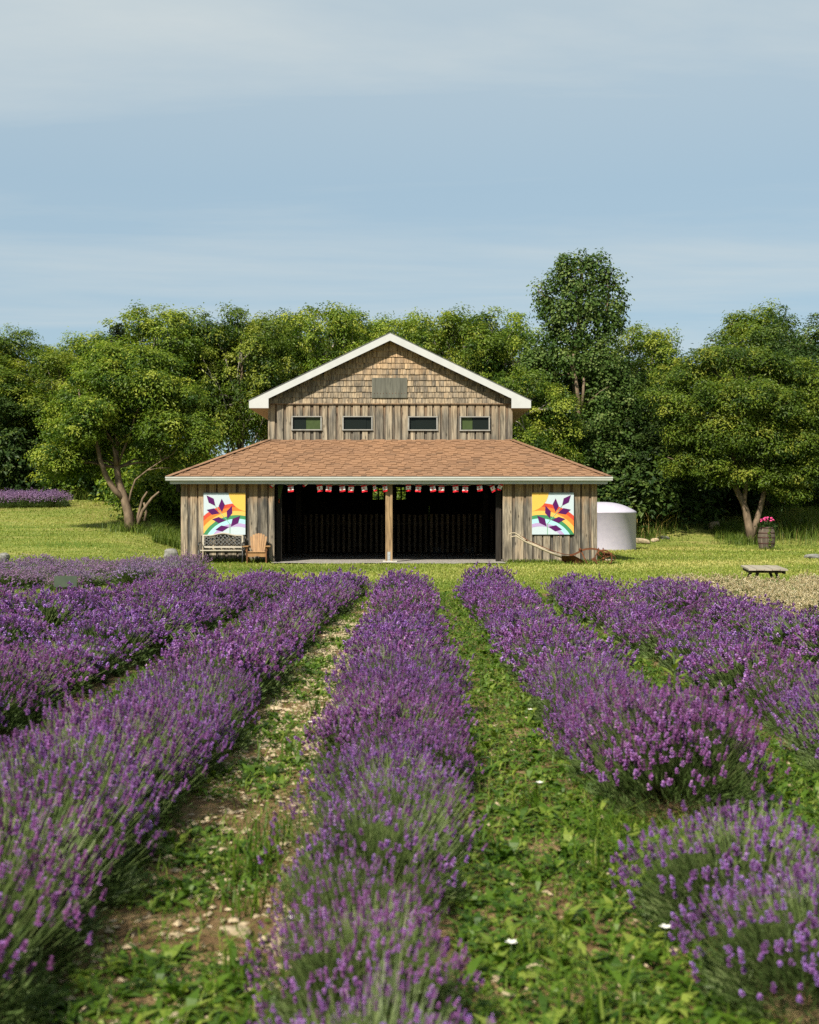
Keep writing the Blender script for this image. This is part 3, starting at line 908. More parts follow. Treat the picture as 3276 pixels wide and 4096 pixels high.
# ------------------------------------------------------------------ painted barn quilts
QB = [(1.216, 1.128, 'q_red'), (1.128, 1.035, 'q_orange'), (1.035, .936, 'q_yellow'), (.936, .848, 'q_green'), (.848, .743, 'q_blue'), (.743, .66, 'q_lilac')]
QP = [((510, 280), (592, 318), (612, 402), (535, 363)), ((685, 318), (720, 385), (688, 475), (650, 405)), ((512, 447), (597, 430), (662, 487), (572, 503)), ((803, 402), (808, 485), (750, 553), (742, 465)),
      ((573, 556), (650, 530), (735, 568), (652, 602)), ((898, 517), (875, 600), (790, 640), (810, 550)), ((612, 677), (680, 627), (768, 645), (692, 697))]


def clip01(poly):
    for ax, lim, sg in ((0, 0, 1), (0, 1, -1), (1, 0, 1), (1, 1, -1)):
        out = []
        for i in range(len(poly)):
            p, q = poly[i], poly[(i + 1) % len(poly)]
            ip, iq = sg * (p[ax] - lim) >= 0, sg * (q[ax] - lim) >= 0
            if ip: out.append(p)
            if ip != iq:
                t = (lim - p[ax]) / (q[ax] - p[ax]); out.append((p[0] + t * (q[0] - p[0]), p[1] + t * (q[1] - p[1])))
        poly = out
        if not poly: break
    return poly


def quilt(xc, zb, mirror, label):
    S = 1.24
    q = empty('barn_quilt', (BX + xc, BY - 0.03, zb), 0, label, 'painted panel', 'painted panels on the barn front')
    MB().box((0, 0, S / 2), (S, 0.03, S)).build('board', M['q_sky'], q)
    sg = -1 if mirror else 1
    def P3(p, y): return (sg * (p[0] - .5) * S, y, p[1] * S)
    def sheet(name, polys, y, mat):
        mb = MB()
        for pl in polys:
            pl = clip01([(p[0] * .996 + .002, p[1] * .996 + .002) for p in pl])
            if len(pl) >= 3: mb.add([P3(p, y) for p in pl], [tuple(range(len(pl)))])
        mb.build(name, mat, q)
    for r0, r1, m in QB:
        polys = []
        for i in range(60):
            a0, a1 = math.pi * i / 60, math.pi * (i + 1) / 60
            polys.append([(.8 + r * math.cos(a_), -.466 + r * math.sin(a_)) for r, a_ in ((r0, a0), (r0, a1), (r1, a1), (r1, a0))])
        sheet('rainbow_band', polys, -0.0175, M[m])
    sheet('sun', [[(1.1, 1.05)] + [(1.1 + .503 * math.cos(a_), 1.05 + .503 * math.sin(a_)) for a_ in (2 * math.pi * i / 64, 2 * math.pi * (i + 1) / 64)] for i in range(64)], -0.0195, M['q_sun'])
    nz = lambda p: ((p[0] - 477) / 480, (733 - p[1]) / 480)
    stem = [nz(p) for p in ((612, 402), (690, 505), (745, 565), (780, 612), (780, 735))]
    polys = []
    for a_, b_ in zip(stem[:-1], stem[1:]):
        dx, dy = b_[0] - a_[0], b_[1] - a_[1]; l = math.hypot(dx, dy); nx_, ny_ = -dy / l * .0075, dx / l * .0075
        polys.append([(a_[0] + nx_, a_[1] + ny_), (b_[0] + nx_, b_[1] + ny_), (b_[0] - nx_, b_[1] - ny_), (a_[0] - nx_, a_[1] - ny_)])
    sheet('stem', polys, -0.0210, M['q_stem'])
    for pt in QP: sheet('petal', [[nz(p) for p in pt]], -0.0225, M['q_purple'])
    return q


k37 = BY / 5000
quilt((dat(473, 0, BY).x) - BX, dat(0, 1125.5, BY).z, False, 'square painted panel of purple lavender sprig and rainbow, sun at top right, above the bench')
quilt((dat(1163.5, 0, BY).x) - BX, dat(0, 1125, BY).z, True, 'square painted panel of purple lavender sprig and rainbow, sun at top left, above the plough')

# ------------------------------------------------------------------ garden bench
bench = empty('garden_bench', (BX - 4.915, BY - 0.36, 0), 0, 'garden bench with arched lattice back and black iron ends under the left panel', 'bench')
BWd = 0.60
def arch(x): return 0.80 + 0.065 * (0.5 + 0.5 * math.cos(math.pi * max(-1, min(1, x / 0.42)))) if abs(x) < .42 else 0.80
for z in range(5):
    piece('seat_slat', box_mesh(M['bench_wood'], 'bench_slat') if z == 0 else bpy.data.meshes['bench_slat'], bench, (0, -0.13 + z * 0.08, 0.375 - 0.004 * z), (2 * BWd + .06, 0.065, 0.03))
yb = 0.24
mb = MB(); N = 28
top_pts = [(-BWd + 2 * BWd * i / N, yb + .03, arch(-BWd + 2 * BWd * i / N)) for i in range(N + 1)]
mb.tube(top_pts, 0.033, 8, squash=.8)
mb.build('top_rail', M['bench_wood'], bench)
MB().box((0, yb, 0.465), (2 * BWd, 0.04, 0.055)).build('bottom_rail', M['bench_wood'], bench)
for sx in (-1, 1): MB().box((sx * (BWd - .02), yb + .012, 0.63), (0.05, 0.04, 0.34)).build('back_stile', M['bench_wood'], bench)
mb = MB()
def lat(x): return arch(x) - 0.02
for fam in (-1, 1):
    for k in range(-10, 11):
        pts = []
        for i in range(25):
            x_ = -0.56 + 1.12 * i / 24
            z_ = 0.49 + ((fam * (x_ - k * 0.085) + 0.25 * fam * x_ * abs(x_)) * 1.15) % 100 if False else 0.49 + fam * (x_ - k * 0.12) * (1.05 - .35 * abs(x_) / .56)
            if 0.487 <= z_ <= lat(x_): pts.append((x_, yb + .012 + .006 * fam, z_))
        if len(pts) >= 2: mb.tube(pts, 0.012, 5)
mb.build('back_lattice', M['iron_grey'], bench)
for sx in (-1, 1):
    X_ = sx * (BWd + 0.04)
    e = MB()
    e.tube([(X_, 0.30, 0.0), (X_, 0.24, 0.25), (X_, 0.22, 0.45), (X_, 0.27, 0.80)], [.024, .02, .022, .018], 8)
    e.tube([(X_, -0.22, 0.0), (X_, -0.17, 0.2), (X_, -0.2, 0.38)], [.024, .02, .022], 8)
    e.tube([(X_, -0.2, 0.36), (X_, 0.23, 0.36)], .018, 8)
    e.tube([(X_, 0.24, 0.60), (X_, 0.0, 0.60), (X_, -0.18, 0.585), (X_, -0.23, 0.54), (X_, -0.2, 0.49), (X_, -0.17, 0.44), (X_, -0.2, 0.38)], [.018, .022, .024, .022, .018, .016, .016], 8)
    e.tube([(X_, -0.15, 0.22), (X_, 0.0, 0.30), (X_, 0.2, 0.22)], .013, 6)
    e.build('iron_end', M['iron'], bench)

# ------------------------------------------------------------------ adirondack chair
chair = empty('adirondack_chair', (BX - 3.83, BY - 0.62, 0), R(2), 'golden brown slatted wooden armchair with fan back beside the barn opening', 'chair')
tops = [0.78, 0.835, 0.865, 0.875, 0.865, 0.835, 0.78]
for i in range(7):
    u = (i - 3)
    xb, xt = u * 0.052, u * 0.073
    z0_, z1_ = 0.27, tops[i]
    yb_, yt = 0.14, 0.40
    w0, w1 = 0.047, 0.066
    vs = []
    for (x_, y_, z_, w_) in ((xb, yb_, z0_, w0), (xt * .97 + .03 * xb, yt - .012, z1_ - .025, w1), (xt, yt, z1_, w1 * .72)):
        for dy in (0, .02): vs += [(x_ - w_ / 2, y_ + dy, z_), (x_ + w_ / 2, y_ + dy, z_)]
    fs = []
    for s_ in (0, 4): fs += [(s_, s_ + 1, s_ + 5, s_ + 4), (s_ + 2, s_ + 6, s_ + 7, s_ + 3), (s_, s_ + 4, s_ + 6, s_ + 2), (s_ + 1, s_ + 3, s_ + 7, s_ + 5)]
    fs += [(0, 2, 3, 1), (8, 9, 11, 10)]
    MB().add(vs, fs).build('back_slat', M['chair_wood'], chair)
for i in range(5):
    MB().box((0, -0.25 + i * 0.085, 0.335 - i * 0.028), (0.50, 0.075, 0.022), (R(-16), 0, 0)).build('seat_slat', M['chair_wood'], chair)
MB().prism([(-.26, .30), (.26, .30), (.26, .20), (.12, .20), (.0, .225), (-.12, .20), (-.26, .20)], 'y', -.305, -.285).build('front_apron', M['chair_wood'], chair)
for sx in (-1, 1):
    MB().box((sx * 0.275, -0.27, 0.245), (0.028, 0.10, 0.49)).build('front_leg', M['chair_dark'], chair)
    MB().prism([(-.28, .20), (-.28, .31), (.10, .20), (.50, .0), (.40, 0), (.1, .10)], 'x', sx * .255 - .012, sx * .255 + .012).build('seat_rail', M['chair_dark'], chair)
    MB().prism([(sx * .24, -.36), (sx * .40, -.37), (sx * .415, -.30), (sx * .36, .1), (sx * .32, .30), (sx * .25, .30)], 'z', .49, .515).build('armrest', M['chair_wood'], chair)
    MB().prism([(sx * .29, .49), (sx * .365, .49), (sx * .29, .33)], 'y', -.285, -.255).build('arm_brace', M['chair_dark'], chair)
MB().box((0, 0.31, 0.48), (0.62, 0.022, 0.06)).build('back_brace', M['chair_dark'], chair)
MB().box((0, 0.17, 0.25), (0.50, 0.022, 0.07)).build('lower_brace', M['chair_dark'], chair)

# ------------------------------------------------------------------ old plough
PY = 35.75
plough = empty('walking_plough', (BX, PY, 0), 0, 'rusty old walking plough with two long wooden handles in front of the barn', 'plough')
kp = PY / 5000
def pp(cx, cy, dy=0.0):
    """crop point of the plough (2.7806 x) to barn-local metres"""
    return ((1980 + cx / 2.7806 - 1638) * kp - BX, dy, EYE + (2048 - 1880 - cy / 2.7806) * kp)
for k, (yo, off) in enumerate(((-0.16, (0, 0)), (0.22, (-6, -34)))):
    pts = [pp(168 + off[0], 752 + off[1], yo), pp(195 + off[0], 738 + off[1], yo), pp(232 + off[0], 735 + off[1], yo), pp(268 + off[0], 757 + off[1], yo), pp(330 + off[0], 795 + off[1] * .8, yo), pp(480, 862 + off[1] * .45, yo * .7), pp(610, 918 + off[1] * .25, yo * .4), pp(740, 968, yo * .15)]
    MB().tube(pts, [.020, .024, .027, .030, .032, .038, .042, .046], 8, squash=.75).build('handle', M['handle_wood'], plough)
MB().tube([pp(360, 780, -.16), pp(352, 782, .2)], .016, 8).build('cross_rung', M['rust'], plough)
MB().tube([pp(300, 738, .05), pp(360, 780, .04), pp(520, 850, .03), pp(640, 900, .02), pp(760, 935), pp(850, 946)], .011, 6).build('brace_rod', M['rust'], plough)
beam = [pp(830, 950), pp(890, 935), pp(940, 908), pp(965, 893), pp(1010, 880), pp(1070, 875), pp(1130, 882), pp(1180, 898), pp(1215, 925), pp(1290, 955)]
mbm = MB()
for a_, b_ in zip(beam[:-1], beam[1:]): mbm.bar(a_, b_, .045, .05, (0, 0, 1))
mbm.tube([pp(948, 885, -.04), pp(948, 885, .04)], .045, 8)
mbm.build('beam', M['rust'], plough)
mold = MB(); g = []
nu, nv2 = 14, 8
for j in range(nv2):
    for i in range(nu):
        u, v = i / (nu - 1), j / (nv2 - 1)
        tx = 728 + (1048 - 728) * u
        topc = 950 + 4 * u if u < .45 else 952 + (1056 - 952) * ((u - .45) / .55) ** 1.15
        botc = 1005 + 50 * min(1, u / .22) if u < .22 else 1058
        cy = topc + (botc - topc) * v
        x_, _, z_ = pp(tx + 14 * v * (1 - u), cy)
        g.append((x_, -0.10 - 0.20 * (1 - v) * (1 - u) + 0.10 * math.sin(v * 2.4) * (1 - u * .6), z_))
fs = [(j * nu + i, j * nu + i + 1, (j + 1) * nu + i + 1, (j + 1) * nu + i) for j in range(nv2 - 1) for i in range(nu - 1)]
n_ = len(g)
mold.add(g, fs, 0, True); mold.add([(x_, y_ + .012, z_) for (x_, y_, z_) in g], [tuple(reversed(f)) for f in fs], 0, True)
mold.build('mouldboard', M['rust'], plough)
MB().bar(pp(962, 905, .02), pp(1025, 1045, -.02), .05, .03).build('coulter', M['rust'], plough)
MB().bar(pp(760, 1045, .06), pp(1000, 1058, .03), .03, .05).build('landside', M['rust'], plough)
MB().bar(pp(870, 940, .02), pp(850, 1040, .04), .06, .03).build('frog', M['rust'], plough)
wc = Vector(pp(1200, 982, -.13)); wrad = .238
wheel = MB().tube([wc + Vector((wrad * math.cos(2 * math.pi * i / 36), 0, wrad * math.sin(2 * math.pi * i / 36))) for i in range(37)], .014, 8, squash=1.5, cap=False).build('wheel', M['rust'], plough)
MB().tube([wc + Vector((0, -.035, 0)), wc + Vector((0, .05, 0))], .03, 10).build('hub', M['rust'], wheel)
for k in range(6):
    t = math.pi * k / 3 + .35
    MB().tube([wc, wc + Vector((wrad * math.cos(t), 0, wrad * math.sin(t)))], .010, 6).build('spoke', M['rust'], wheel)
MB().tube([wc + Vector((0, .05, 0)), wc + Vector((0, .3, 0))], .016, 8).build('axle', M['rust'], plough)
mbm = MB().bar(pp(1150, 865, -.02), pp(1150, 960, -.02), .02, .03, (1, 0, 0)).bar(pp(1206, 866, .05), pp(1206, 985, .05), .02, .03, (1, 0, 0)).box(pp(1240, 940, .04), (.1, .08, .11)).bar(pp(1260, 925), pp(1300, 935), .08, .06)
mbm.build('hitch_frame', M['rust'], plough)
hk = [pp(1300, 950), pp(1325, 955), pp(1342, 975), pp(1335, 1003), pp(1310, 1008), pp(1296, 990)]
MB().tube(hk, .012, 6).build('hitch_hook', M['rust'], plough)
MB().bar(pp(1230, 1000, .1), pp(1320, 990, .1), .05, .05).build('wood_block', M['handle_wood'], plough)
MB().bar(pp(1085, 1010, .05), pp(1120, 985, .05), .03, .1).build('scraper', M['rust'], plough)

# ------------------------------------------------------------------ water tank
tank = empty('water_tank', (7.70, 50.0, 0.0), 0, 'white plastic water tank with domed top behind the right barn corner', 'tank')
MB().lathe([(1.335, 0.0), (1.345, 0.05), (1.345, 1.44), (1.365, 1.455), (1.365, 1.50), (1.35, 1.515)], 64).build('tank_wall', M['tank'], tank)
prof = [(1.35, 1.514)] + [(1.34 * (1 - t), 1.53 + .37 * (1 - (1 - t) ** 2.3)) for t in np.linspace(0, 1, 14)]
MB().lathe([(max(r_, .001), z_) for r_, z_ in prof], 64).build('dome_lid', M['tank'], tank)

# ------------------------------------------------------------------ barrel with geraniums
by_ = 49.5
bxp = dat(1613.5, 0, by_).x
bz = gzf(bxp, by_)
barrel = empty('oak_barrel', (bxp, by_, bz - .01), 0, 'old oak barrel with dark hoops standing on the lawn by the right tree', 'barrel')
def brad(z): return 0.255 + 0.085 * math.sin(math.pi * min(1, max(0, z / .92))) ** .8
NS = 22
for k in range(NS):
    a0, a1 = 2 * math.pi * (k + .03) / NS, 2 * math.pi * (k + .97) / NS
    vs, fs = [], []
    for i in range(9):
        z = .92 * i / 8; r_ = brad(z)
        for a_ in (a0, (a0 + a1) / 2, a1): vs.append((r_ * math.cos(a_), r_ * math.sin(a_), z))
        for a_ in (a0, a1): vs.append(((r_ - .03) * math.cos(a_), (r_ - .03) * math.sin(a_), z))
    for i in range(8):
        b0 = i * 5; t0 = b0 + 5
        fs += [(b0, b0 + 1, t0 + 1, t0), (b0 + 1, b0 + 2, t0 + 2, t0 + 1), (b0 + 2, b0 + 4, t0 + 4, t0 + 2), (b0 + 4, b0 + 3, t0 + 3, t0 + 4), (b0 + 3, b0, t0, t0 + 3)]
    fs += [(40, 41, 42, 44, 43), (3, 4, 2, 1, 0)]
    MB().add(vs, fs).build('stave', M['barrel_wood'], barrel)
for z in (0.06, .27, .5, .68, .88):
    MB().lathe([(brad(z - .022) + .001, z - .024), (brad(z - .022) + .006, z - .022), (brad(z + .022) + .006, z + .022), (brad(z + .022) + .001, z + .024)], 40).build('hoop', M['hoop'], barrel)
MB().lathe([(.001, .84), (.24, .84)], 24).build('soil', M['soil'], barrel)


# leaf-card engine -----------------------------------------------------------
def unit(v): return v / np.maximum(np.linalg.norm(v, axis=1, keepdims=True), 1e-9)


def leaf_cards(c, nrm, size, aspect, tint, r_, droop=0.5, fold=0.12):
    """Pointed leaf cards: 4 corner points each, folded along the middle. c (N,3) bases, nrm (N,3) face normals."""
    N = len(c)
    rv = r_.normal(size=(N, 3)); rv[:, 2] -= droop
    t = unit(rv - (rv * nrm).sum(1, keepdims=True) * nrm)
    s = np.cross(t, nrm)
    L = np.asarray(size).reshape(-1, 1) * np.ones((N, 1)); W = L * aspect
    p0 = c; p1 = c + t * L * .45 + s * W * .5 + nrm * L * fold; p2 = c + t * L - nrm * L * .06; p3 = c + t * L * .45 - s * W * .5 + nrm * L * fold
    v = np.stack([p0, p1, p2, p3], 1).reshape(-1, 3)
    f = np.arange(N * 4).reshape(N, 4)
    return v, f, np.repeat(tint, 4)


def merge(parts):
    vs, fs, ts, b = [], [], [], 0
    for v, f, t in parts:
        vs.append(v); fs.append(f + b); ts.append(t); b += len(v)
    return np.concatenate(vs), np.concatenate(fs), np.concatenate(ts)


def crown_mesh(name, lobes, mat, seed, n_leaves, leaf=0.15, aspect=0.45, clump=0.5, per=34, up=0.55, shell=0.35, flat=0.6, droop=.6, ragged=0.45):
    """Leaf clumps scattered through ellipsoid lobes: lobes = [(centre, radii), ...]."""
    r_ = np.random.default_rng(seed)
    vol = np.array([l[1][0] * l[1][1] * l[1][2] for l in lobes]) ** (2 / 3)
    ncl = max(1, n_leaves // per)
    li = r_.choice(len(lobes), ncl, p=vol / vol.sum())
    C = np.array([l[0] for l in lobes])[li]; RR = np.array([l[1] for l in lobes])[li]
    d = unit(r_.normal(size=(ncl, 3)) + np.array([0, -.1, .18]))
    rad = shell + (1.0 - shell) * r_.random((ncl, 1)) ** 0.5
    rad = rad * (1 + ragged * np.clip(r_.normal(size=(ncl, 1)), -1.5, 1.3) * .4)
    cc = C + d * RR * rad
    ct = np.clip(0.44 + 0.29 * r_.normal(size=ncl) + .12 * d[:, 2], 0, 1)
    cs = clump * r_.uniform(.6, 1.3, (ncl, 1))
    idx = np.repeat(np.arange(ncl), per)
    N = len(idx)
    od = unit(r_.normal(size=(N, 3)) + .5 * d[idx] + np.array([0, 0, .35]))
    rr_ = (.35 + .65 * r_.random((N, 1)) ** .6) * (1 + .34 * np.minimum(1.6, np.abs(r_.normal(size=(N, 1)))) * (r_.random((N, 1)) < .4))
    p = cc[idx] + od * rr_ * cs[idx] * np.array([1, 1, flat])
    nrm = unit(.55 * od + 0.25 * d[idx] + np.array([0, 0, up]) + r_.normal(size=(N, 3)) * .30)
    tint = np.clip(ct[idx] + .08 * r_.normal(size=N), 0, 1)
    v, f, t = leaf_cards(p, nrm, leaf * r_.uniform(.65, 1.3, N), aspect, tint, r_, droop)
    return np_mesh(name, v, f, mat, attrs={'tint': t})


def limb(mb, a, b, r0, r1, r_, sag=0.12, n=6):
    a, b = np.array(a, float), np.array(b, float); L = np.linalg.norm(b - a)
    pts, rs = [], []
    ph = r_.normal(size=3) * L * .06
    for i in range(n + 1):
        t = i / n
        p = a + (b - a) * t + ph * math.sin(math.pi * t) + np.array([0, 0, sag * L * math.sin(math.pi * t)]) + r_.normal(size=3) * L * .012 * (0 < i < n)
        pts.append(tuple(p)); rs.append(r0 + (r1 - r0) * t ** .8)
    mb.tube(pts, rs, 6)
    return pts


def tree_meshes(name, trunk, lobes, mats, seed, n_leaves, tr=0.22, bare=0, twig=2, fork=1, **k):
    """trunk: list of points from the ground up; every lobe gets a limb from the trunk and twigs inside."""
    r_ = np.random.default_rng(seed)
    mb = MB(); n = len(trunk)
    rs = [tr * (1.25 if i == 0 else 1) * (1 - .62 * i / (n - 1)) for i in range(n)]
    mb.tube(trunk, rs, 9)
    lm = MB()
    for (c, rr) in lobes:
        cands = [p for p in trunk[fork:] if p[2] < c[2] + .2] or [trunk[fork]]
        st_ = cands[-1] if r_.random() < .6 else cands[r_.integers(0, len(cands))]
        c2 = np.array(c) + np.array([0, 0, -.15 * rr[2]])
        pts = limb(lm, st_, c2, tr * .30, tr * .08, r_)
        for q in range(twig):
            e = np.array(c) + unit(r_.normal(size=(1, 3)) + np.array([[0, 0, .25]]))[0] * np.array(rr) * .85
            limb(lm, pts[3 + q % 3], e, tr * .10, tr * .025, r_, n=4)
    for q in range(bare):
        c, rr = lobes[r_.integers(0, len(lobes))]
        e = np.array(c) + unit(r_.normal(size=(1, 3)) + np.array([[0, -1.2, .3]]))[0] * np.array(rr) * 1.05
        limb(lm, np.array(c) + np.array([0, 0, -.3 * rr[2]]), e, tr * .12, tr * .03, r_, n=5)
    return mb.mesh(name + '_trunk', mats[0]), lm.mesh(name + '_limbs', mats[1]), crown_mesh(name + '_crown', lobes, mats[2], seed + 1, n_leaves, **k)


def make_tree(name, loc, meshes, label, cat='tree', group=None, rz=0.0, sc=(1, 1, 1)):
    t = empty(name, loc, rz, label, cat, group)
    t.scale = sc
    link('trunk', meshes[0], t); link('limbs', meshes[1], t)
    tag(link('crown', meshes[2], t), kind='stuff')
    return t


def dome_lobes(seed, n, rx, rz_, zc_, size, flat=0.8, low=-.55):
    """Lobes spread over an egg-shaped crown so the outline is lumpy."""
    r_ = np.random.default_rng(seed); out = []
    for i in range(n):
        u = (i + .5) / n; z = 1 - (1 - low) * u
        a_ = i * 2.39996 + r_.normal() * .35
        rr = math.sqrt(max(0, 1 - z * z)) * .78
        s = size * r_.uniform(.75, 1.25)
        out.append(((rx * rr * math.cos(a_), rx * rr * math.sin(a_), zc_ + rz_ * z * .80), (s, s, s * flat)))
    out.append(((0, 0, zc_), (rx * .55, rx * .55, rz_ * .6)))
    return out


MAPLE = (M['bark'], M['bark_grey'], M['leaf_maple'])
YEL = (M['bark'], M['bark_grey'], M['leaf_yellow'])
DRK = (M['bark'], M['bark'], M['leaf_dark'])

# ---- the leaning maple left of the barn
def loc_pts(px, Y0, org):
    return [tuple(np.array(dat(a_, b_, Y0 + dy)) - np.array(org)) for (a_, b_, dy) in px]
LY = 47.0
lo_ = dat(275, 1112, LY); lz = gzf(lo_.x, LY); org = np.array((lo_.x, LY, lz))
ltrunk = loc_pts([(276, 1114, 0), (270, 1080, 0), (262, 1050, 0), (250, 1015, .1), (246, 985, .1), (243, 940, .2), (250, 890, .2), (255, 830, .2)], LY, org)
ltrunk[0] = (ltrunk[0][0], 0, -.1)
ll = []
for (a_, b_, dy, rx, rz_) in [(120, 965, 0, 1.0, .7), (165, 915, -.7, 1.0, .75), (110, 1005, .3, .7, .45), (205, 870, -.8, 1.1, .8), (165, 850, .4, 1.0, .75), (245, 800, -.5, 1.15, .8), (200, 800, .5, 1.0, .75), (285, 760, 0, 1.0, .6), (235, 757, .2, .9, .5), (310, 820, -.7, 1.2, .85), (330, 775, .4, 1.0, .65),
                                  (370, 840, .2, 1.1, .8), (350, 890, -.6, 1.0, .7), (405, 900, .1, .95, .6), (425, 935, -.2, .75, .45), (300, 900, .6, 1.2, .9), (250, 900, .8, 1.2, .9), (390, 960, .4, .8, .5), (160, 985, .6, .9, .5), (215, 950, .9, 1.0, .6), (330, 965, .9, .9, .6), (140, 900, .7, .9, .7)]:
    p = np.array(dat(a_, b_, LY + dy)) - org
    ll.append((tuple(p), (rx * .80, rx * .80, rz_ * .78)))
tm = tree_meshes('leaning_maple', ltrunk, ll, (M['bark_pale'], M['bark'], M['leaf_maple']), 31, 84000, tr=.19, fork=4, bare=3, leaf=.125, clump=.46, per=95, aspect=.45)
lt = make_tree('maple_tree', tuple(org), tm, 'leaning pale-trunked maple on the lawn left of the barn')
r_ = np.random.default_rng(77)
lm = MB()
for pts, r0, r1 in ([[(262, 1052, 0), (240, 1030, -.1), (222, 1000, -.2), (210, 965, -.3), (203, 930, -.3), (190, 890, -.4), (172, 855, -.4), (165, 820, -.4)], .13, .03], [[(246, 985, .1), (243, 962, -.1), (238, 940, -.2)], .1, .03]):
    q = loc_pts(pts, LY, org); lm.tube(q, [r0 + (r1 - r0) * i / (len(q) - 1) for i in range(len(q))], 8)
lm.build('limb', M['bark_pale'], lt)
lm = MB()
for pts, r0, r1 in ([[(288, 1108, .2), (292, 1080, .2), (300, 1050, .2), (310, 1035, .2)], .07, .03], [[(290, 1106, .1), (300, 1075, .1), (320, 1048, .1), (335, 1035, .1)], .075, .03],
                    [[(270, 1065, 0), (276, 1035, 0), (285, 1010, 0), (310, 990, -.1), (340, 970, -.1), (365, 955, -.1), (380, 930, 0)], .045, .01], [[(310, 990, -.1), (335, 985, -.1), (360, 985, -.1)], .022, .008], [[(340, 970, -.1), (335, 950, -.1), (350, 935, 0)], .018, .006], [[(304, 1096, .15), (308, 1078, .15), (303, 1058, .15)], .06, .04]):
    q = loc_pts(pts, LY, org); lm.tube(q, [r0 + (r1 - r0) * i / (len(q) - 1) for i in range(len(q))], 7)
lm.build('bare_branches', M['bark_pale'], lt)

# ---- the yellowing maple on the right
RY = 54.0
ro = dat(1582, 1140, RY); rz0 = gzf(ro.x, RY); org2 = np.array((ro.x, RY, rz0))
rtrunk = loc_pts([(1582, 1142, 0), (1576, 1105, 0), (1570, 1075, 0), (1563, 1055, 0), (1550, 1030, .1), (1540, 1000, .1), (1545, 950, .2), (1555, 890, .2), (1560, 830, .2)], RY, org2)
rl = []
for (a_, b_, dy, rx, rz_) in [(1395, 840, -.3, 1.0, .5), (1430, 800, 0, 1.1, .6), (1470, 765, 0, 1.1, .5), (1530, 752, .2, 1.2, .5), (1590, 765, 0, 1.2, .6), (1650, 780, .2, 1.2, .6), (1700, 810, .2, 1.3, .8), (1440, 860, -.6, 1.3, .8), (1510, 830, -.9, 1.4, .9), (1580, 840, -.9, 1.4, .9), (1650, 860, -.6, 1.4, .9), (1715, 880, 0, 1.3, .9),
                                  (1450, 920, -.3, 1.2, .7), (1520, 920, -1., 1.4, .9), (1600, 930, -.8, 1.4, .9), (1670, 940, -.3, 1.3, .9), (1440, 975, 0, 1.1, .55), (1500, 990, -.3, 1.2, .6), (1570, 1000, -.4, 1.2, .6), (1640, 1010, 0, 1.3, .7), (1700, 1000, .4, 1.2, .8), (1560, 900, .9, 1.8, 1.2), (1650, 1040, .4, 1.0, .4), (1725, 940, .5, 1.2, 1.0), (1750, 850, .6, 1.4, 1.0)]:
    rl.append((tuple(np.array(dat(a_, b_, RY + dy)) - org2), (rx * .84, rx * .84, rz_ * .82)))
tm = tree_meshes('yellowing_maple', rtrunk, rl, (M['bark_pale'], M['bark'], M['leaf_yellow']), 51, 96000, tr=.18, fork=5, bare=6, leaf=.13, clump=.5, per=95, aspect=.45)
rt = make_tree('maple_tree', tuple(org2), tm, 'yellowing forked maple on the lawn behind the barrel')
lm = MB()
for pts, r0, r1 in ([[(1583, 1128, 0), (1596, 1085, .1), (1604, 1055, .1), (1612, 1020, .1), (1630, 960, .2)], .15, .06], [[(1566, 1065, 0), (1569, 1030, 0), (1572, 1000, 0), (1590, 950, 0)], .11, .05], [[(1550, 1030, .1), (1520, 995, -.1), (1480, 980, -.2), (1430, 972, -.3), (1405, 962, -.3)], .06, .012]):
    q = loc_pts(pts, RY, org2); lm.tube(q, [r0 + (r1 - r0) * i / (len(q) - 1) for i in range(len(q))], 8)
lm.build('limb', M['bark_pale'], rt)

